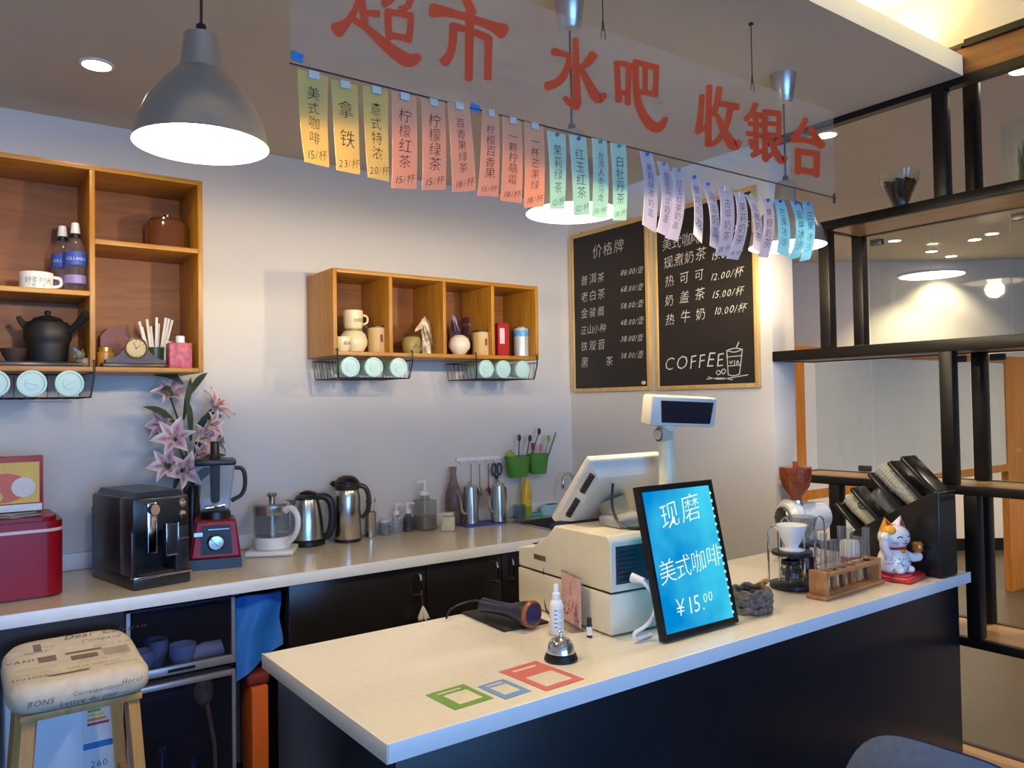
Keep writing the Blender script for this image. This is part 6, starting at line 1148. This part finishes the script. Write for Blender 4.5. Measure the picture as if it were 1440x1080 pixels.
for q, mt_ in ((-1, ORP), (1, CER)):
    m = MB(); m.add([(q*0.05, -0.016, 0.15), (q*0.012, -0.016, 0.166), (q*0.05, 0.018, 0.15), (q*0.012, 0.018, 0.166), (q*0.042, 0, 0.198)], [(0, 1, 4), (1, 3, 4), (3, 2, 4), (2, 0, 4), (0, 2, 3, 1)]); m.build('ear', mt_, hd)
    m = MB(); m.add([(q*0.045, -0.0165, 0.156), (q*0.02, -0.0165, 0.166), (q*0.040, -0.005, 0.190)], [(0, 1, 2)]); m.build('inner_ear', RDP, hd)
m = MB(); m.ball((-0.034, -0.012, 0.148), 0.028, 20, sc_=(0.9, 1.0, 0.8)); m.build('orange_patch', ORP, hd)
m = MB()
for q in (-1, 1): m.tube([(q*0.034, -0.0465, 0.128), (q*0.024, -0.0525, 0.135), (q*0.014, -0.0535, 0.129)], 0.0018, 6, smooth=1)
m.tube([(-0.012, -0.054, 0.109), (-0.005, -0.0545, 0.105), (0, -0.055, 0.110), (0.005, -0.0545, 0.105), (0.012, -0.054, 0.109)], 0.0014, 6, smooth=1)
for q in (-1, 1):
    for k in range(3): m.tube([(q*0.03, -0.048, 0.112-0.004*k), (q*0.052, -0.034, 0.116-0.007*k)], 0.0008, 5)
m.build('painted_face', INK, hd); m = MB(); m.ball((0, -0.0555, 0.117), 0.0045, 12); m.build('nose', mat('cat_pink', (222, 120, 120), 0.3), hd)
m = MB(); m.tube([(0.0415*math.cos(a)*1.06, 0.0415*math.sin(a)*0.92, 0.088) for a in [k*2*PI/32 for k in range(32)]], 0.005, 8, closed=True); m.build('collar', RDP, t)
m = MB(); m.ball((0, -0.043, 0.079), 0.008, 14); m.build('bell', GOLD, t)
m = MB(); m.tube([(-0.045, -0.015, 0.07), (-0.07, -0.02, 0.09), (-0.072, -0.022, 0.125)], [0.016, 0.016, 0.016], 12, smooth=2); m.ball((-0.071, -0.024, 0.132), 0.018, 16); m.build('raised_arm', CER, t)
m = MB(); m.tube([(0.042, -0.015, 0.06), (0.072, -0.025, 0.045), (0.088, -0.028, 0.048)], [0.017, 0.016, 0.014], 12, smooth=2); m.ball((0.092, -0.028, 0.05), 0.018, 16); m.build('holding_arm', CER, t)
m = MB(); m.lathe([(0.014, 0), (0.018, 0.008), (0.019, 0.018), (0.018, 0.028), (0.014, 0.036), (0, 0.036)], (0.092, -0.03, 0.066), 22); g_ = m.build('gold_barrel', GOLD, t); m = MB(); 
for z in (0.073, 0.095): m.tube([(0.092+0.0188*math.cos(a), -0.03+0.0188*math.sin(a), z) for a in [k*2*PI/24 for k in range(24)]], 0.0012, 6, closed=True)
m.build('barrel_hoops', RDP, g_)
for q in (-1, 1): m = MB(); m.ball((q*0.026, -0.046, 0.014), 0.017, 16, sc_=(1, 1.1, 0.8)); m.build('foot', CER, t)
m = MB()
for k in range(60):
    a = random.uniform(-2.9, -0.2); z = random.uniform(0.012, 0.055); r = 0.0585 if z < 0.045 else 0.055
    p_ = Vector((r*1.05*math.cos(a), r*0.9*math.sin(a), z)); m.ball(tuple(p_), random.uniform(0.0018, 0.0034), 6)
m.build('painted_dots', INKB, t)

# ---------------------------------------------------------------- cup dispenser
t = thing('cup_dispenser', 'black stepped cup dispenser with slanted tubes at the right end of the counter', 'cup dispenser', (2.829, 1.50, ZC)); DB = mat('black_acrylic', (26, 26, 27), 0.22)
m = MB(); m.prism([(-0.165, 0), (-0.165, 0.292), (-0.15, 0.296), (0.165, 0.115), (0.165, 0)], -0.062, 0.062, 'x'); bd = m.build('body', DB, t); bv = bd.modifiers.new('bevel', 'BEVEL'); bv.width = 0.003; bv.segments = 2
A = Vector((0, 0.70, 0.714)); Bs = Vector((0, 0.882, -0.472))
def slot(s): return Vector((0, -0.185, 0.295)) + Bs*s
XR = Vector((1, 0, 0)); Mr = Matrix(((1, 0, A.x, 0), (0, A.z, A.y, 0), (0, -A.y, A.z, 0), (0, 0, 0, 1)))
for s, ln in ((0.035, 0.20), (0.085, 0.205), (0.175, 0.20), (0.272, 0.18), (0.365, 0.155)):
    p_ = slot(s)-A*0.02; c_ = p_+A*(ln/2)
    m = MB(); m.box((0, 0, 0), (0.098, 0.018, ln), None, 0.009, seg=3, M=Matrix.Translation(c_) @ Mr); m.build('divider', DB, t)
def stack(s, n_, pitch, r, mt_, lab, g, start=0.012, logo=False):
    o = slot(s)+A*start; tt = thing('cup_stack', lab, 'cups', Vector((2.829, 1.50, ZC))+o, 0); tt.rotation_euler = (-math.atan2(A.y, A.z), 0, 0)
    for k in range(n_):
        m = MB(); m.lathe([(r*0.72, 0), (r*0.98, r*2.1), (r*1.05, r*2.12), (r*1.05, r*2.17), (r*0.95, r*2.15), (r*0.69, 0.003)], (0, 0, pitch*k), 26, None); m.build('cup', mt_, tt)
    if logo:
        m = MB(); z0 = r*1.2+pitch*(n_-1)*0.5
        def ring(u, v): a_ = 2*PI*u; q_ = (0.010+0.007*v); an_ = -2.3+q_*math.cos(a_)/r; return (r*1.02*math.cos(an_), r*1.02*math.sin(an_), z0+q_*math.sin(a_)*1.1)
        m.sheet(ring, 28, 1)
        for k in range(5): m.ball((r*1.0*math.cos(-2.3+0.16*(k-2)/2), r*1.0*math.sin(-2.3+0.16*(k-2)/2), z0+0.004*(k % 2)), 0.0032, 6)
        m.build('round_emblem', mat('emblem_green', (44, 66, 52), 0.5), tt)
stack(0.13, 9, 0.0105, 0.040, glass('cup_plastic', (250, 248, 240), 1.2, 0.5), 'long stack of translucent plastic cups, uppermost in the black dispenser', 'g')
stack(0.223, 3, 0.0105, 0.036, glass('cup_clear', (236, 238, 238), 1.6, 0.08), 'short stack of clear cups in the middle of the black dispenser', 'g')
stack(0.318, 6, 0.010, 0.034, mat('paper_cup', (214, 206, 178), 0.6), 'stack of cream paper cups with a round dark emblem in the black dispenser', 'g', logo=True)

# ================================================================ stool, chair
CUS = mat('newsprint_fabric', (214, 200, 178), 0.85, var=0.08, scale=30, bump=0.15)
t = thing('bar_stool', 'wooden bar stool with a cream cushion printed with black script at lower left', 'stool', (0.335, 2.64, 0)); 
SW, SD = 0.178, 0.193
def stop_(u, v):
    x = (u-0.5)*2; y = (v-0.5)*2; zc = 0.785 + 0.022*y + 0.028*y*y; 
    return zc
nu, nv = 18, 18; vs = []; 
def superq(a, b, k):   # rounded square
    c_, s_ = math.cos(a), math.sin(a); return (math.copysign(abs(c_)**k, c_), math.copysign(abs(s_)**k, s_))
m = MB(); seg = 48; rings = [(0.0, 0.045), (0.35, 0.045), (0.6, 0.045), (0.8, 0.043), (0.92, 0.036), (0.985, 0.02), (1.0, 0.0), (0.985, -0.02), (0.93, -0.034), (0.85, -0.038), (0.0, -0.038)]
pr = []
for rr, dz in rings:
    for k in range(seg):
        x, y = superq(2*PI*k/seg, 0, 0.38); px_, py_ = x*SW*rr, y*SD*rr; yy = py_/SD
        pr.append((px_, py_, 0.772+0.018*yy+0.022*yy*yy+dz))
fs = [(i*seg+k, i*seg+(k+1) % seg, (i+1)*seg+(k+1) % seg, (i+1)*seg+k) for i in range(len(rings)-1) for k in range(seg)]
m.add(pr, fs); cu_ = m.build('cushion', CUS, t, ang=60)
def ctop(x, y): yy = y/SD; return (x, y, 0.772+0.018*yy+0.022*yy*yy+0.0462)
m = MB()
for s_, x, y, sz, kw in (('Dear Calypso', -0.01, 0.135, 0.036, dict(slant=0.35)), ('Company', 0.03, 0.10, 0.026, dict(slant=0.35)), ('VANITIES', -0.17, 0.03, 0.028, dict(slant=0.1)), ('JOIOS', -0.165, -0.12, 0.032, {}), ('CARTE POSTALE', -0.03, -0.085, 0.016, {}), ('vintage journal de mode', 0.0, -0.04, 0.011, {}), ('Paris, le 12 Mai', 0.06, 0.06, 0.014, dict(slant=0.3)), ('No. 27', -0.12, 0.08, 0.018, {}), ('Souvenir de voyage', -0.15, 0.11, 0.012, dict(slant=0.3)), ('affranchissement', -0.15, -0.03, 0.013, {}), ('rue de la paix', -0.16, -0.075, 0.013, dict(slant=0.3)), ('Boulevard', 0.06, -0.12, 0.018, dict(slant=0.3))):
    write(m, s_, ctop, x, y, sz, slant=kw.get('slant', 0))
for k in range(5): m.sheet(lambda u, v: ctop(0.075+0.07*u, 0.03-0.012*k+0.003*v), 4, 1)
m.build('printed_script', mat('print_dark', (66, 56, 54), 0.9), cu_)
m = MB()
for x0, x1, y0, y1 in ((-0.095, -0.075, 0.09, 0.135), (-0.02, 0.075, 0.035, 0.05), (-0.08, 0.02, -0.13, -0.115), (-0.01, 0.06, -0.015, 0.02), (-0.09, -0.045, 0.01, 0.05)): m.sheet(lambda u, v: ctop(x0+(x1-x0)*u, y0+(y1-y0)*v), 4, 2)
m.build('printed_blocks', mat('print_brown', (126, 108, 94), 0.9, var=0.3, scale=80), cu_)
m = MB()
for s_, x, z, sz in (('BONS', -0.135, 0.762, 0.022), ('Correspondance', -0.03, 0.770, 0.016), ('Lettre du jour', -0.06, 0.748, 0.02), ('Hotel', 0.09, 0.775, 0.02)):
    write(m, s_, lambda a_, b_: (x+a_, -SD-0.0012, z+b_), 0, 0, sz, slant=0.2)
m.build('printed_script', mat('print_dark', (66, 56, 54), 0.9), cu_)
LW = wood('stool_wood', (186, 136, 74), (208, 160, 96), 'z', 0.45)
m = MB(); m.box((0, 0, 0.722), (0.30, 0.32, 0.02), None, 0.004); m.build('seat_frame', LW, t)
for sx in (-1, 1):
    for sy in (-1, 1):
        m = MB(); a_ = Vector((sx*0.125, sy*0.135, 0.712)); b_ = Vector((sx*0.175, sy*0.165, 0)); m.tube([tuple(b_), tuple(a_)], 0.022, 4); m.build('leg', LW, t)
for z, f in ((0.25, 0.156), (0.42, 0.145)):
    for q in (-1, 1):
        m = MB(); m.box((q*f, 0, z), (0.02, 0.29, 0.025), None, 0.004); m.build('stretcher', LW, t)
BLU = mat('blue_grey_fabric', (92, 108, 138), 0.85, var=0.1, scale=60, bump=0.2)
qa = Z(0.86, 1245, 1030); qb = Z(0.86, 1420, 1085); 
mid = Vector((1.60, 0.79, 0)); an = math.atan2(qb.y-qa.y, qb.x-qa.x)
mid = Vector(((qa.x+qb.x)/2, (qa.y+qb.y)/2, 0)); ax = Vector((math.cos(an), math.sin(an), 0)); nrm = Vector((-ax.y, ax.x, 0))
t = thing('tub_chair', 'blue grey upholstered chair at the lower right, in front of the counter', 'chair', (mid.x, mid.y, 0), an)
def back(side):
    def f_(u, v):
        x = (u-0.5)*2; hw = 0.235; top = 0.865-0.14*abs(x)**3.2; return (x*hw, -0.05*(1-x*x)*-1*side*0-0.06*x*x*-1 + side*0.032*(1-abs(x)**6)*(1-max(0, v-0.75)*4*0.98)**0.5, 0.42+(top-0.42)*v)
    return f_
m = MB(); n_ = 24; m.sheet(back(1), n_, 16); m.sheet(back(-1), n_, 16)
m.sheet(lambda u, v: tuple(Vector(back(1)(u, 0)).lerp(Vector(back(-1)(u, 0)), v)), n_, 1); 
for uu in (0, 1): m.sheet(lambda u, v: tuple(Vector(back(1)(uu, u)).lerp(Vector(back(-1)(uu, u)), v)), 16, 1)
m.build('backrest', BLU, t, ang=70)
m = MB(); m.box((0, 0.27, 0.43), (0.46, 0.46, 0.09), None, 0.035, seg=4); m.build('seat', BLU, t)
for sx in (-1, 1):
    for y in (0.08, 0.45): m = MB(); m.tube([(sx*0.20, y, 0), (sx*0.17, y, 0.39)], [0.014, 0.02], 10); m.build('leg', LW, t)
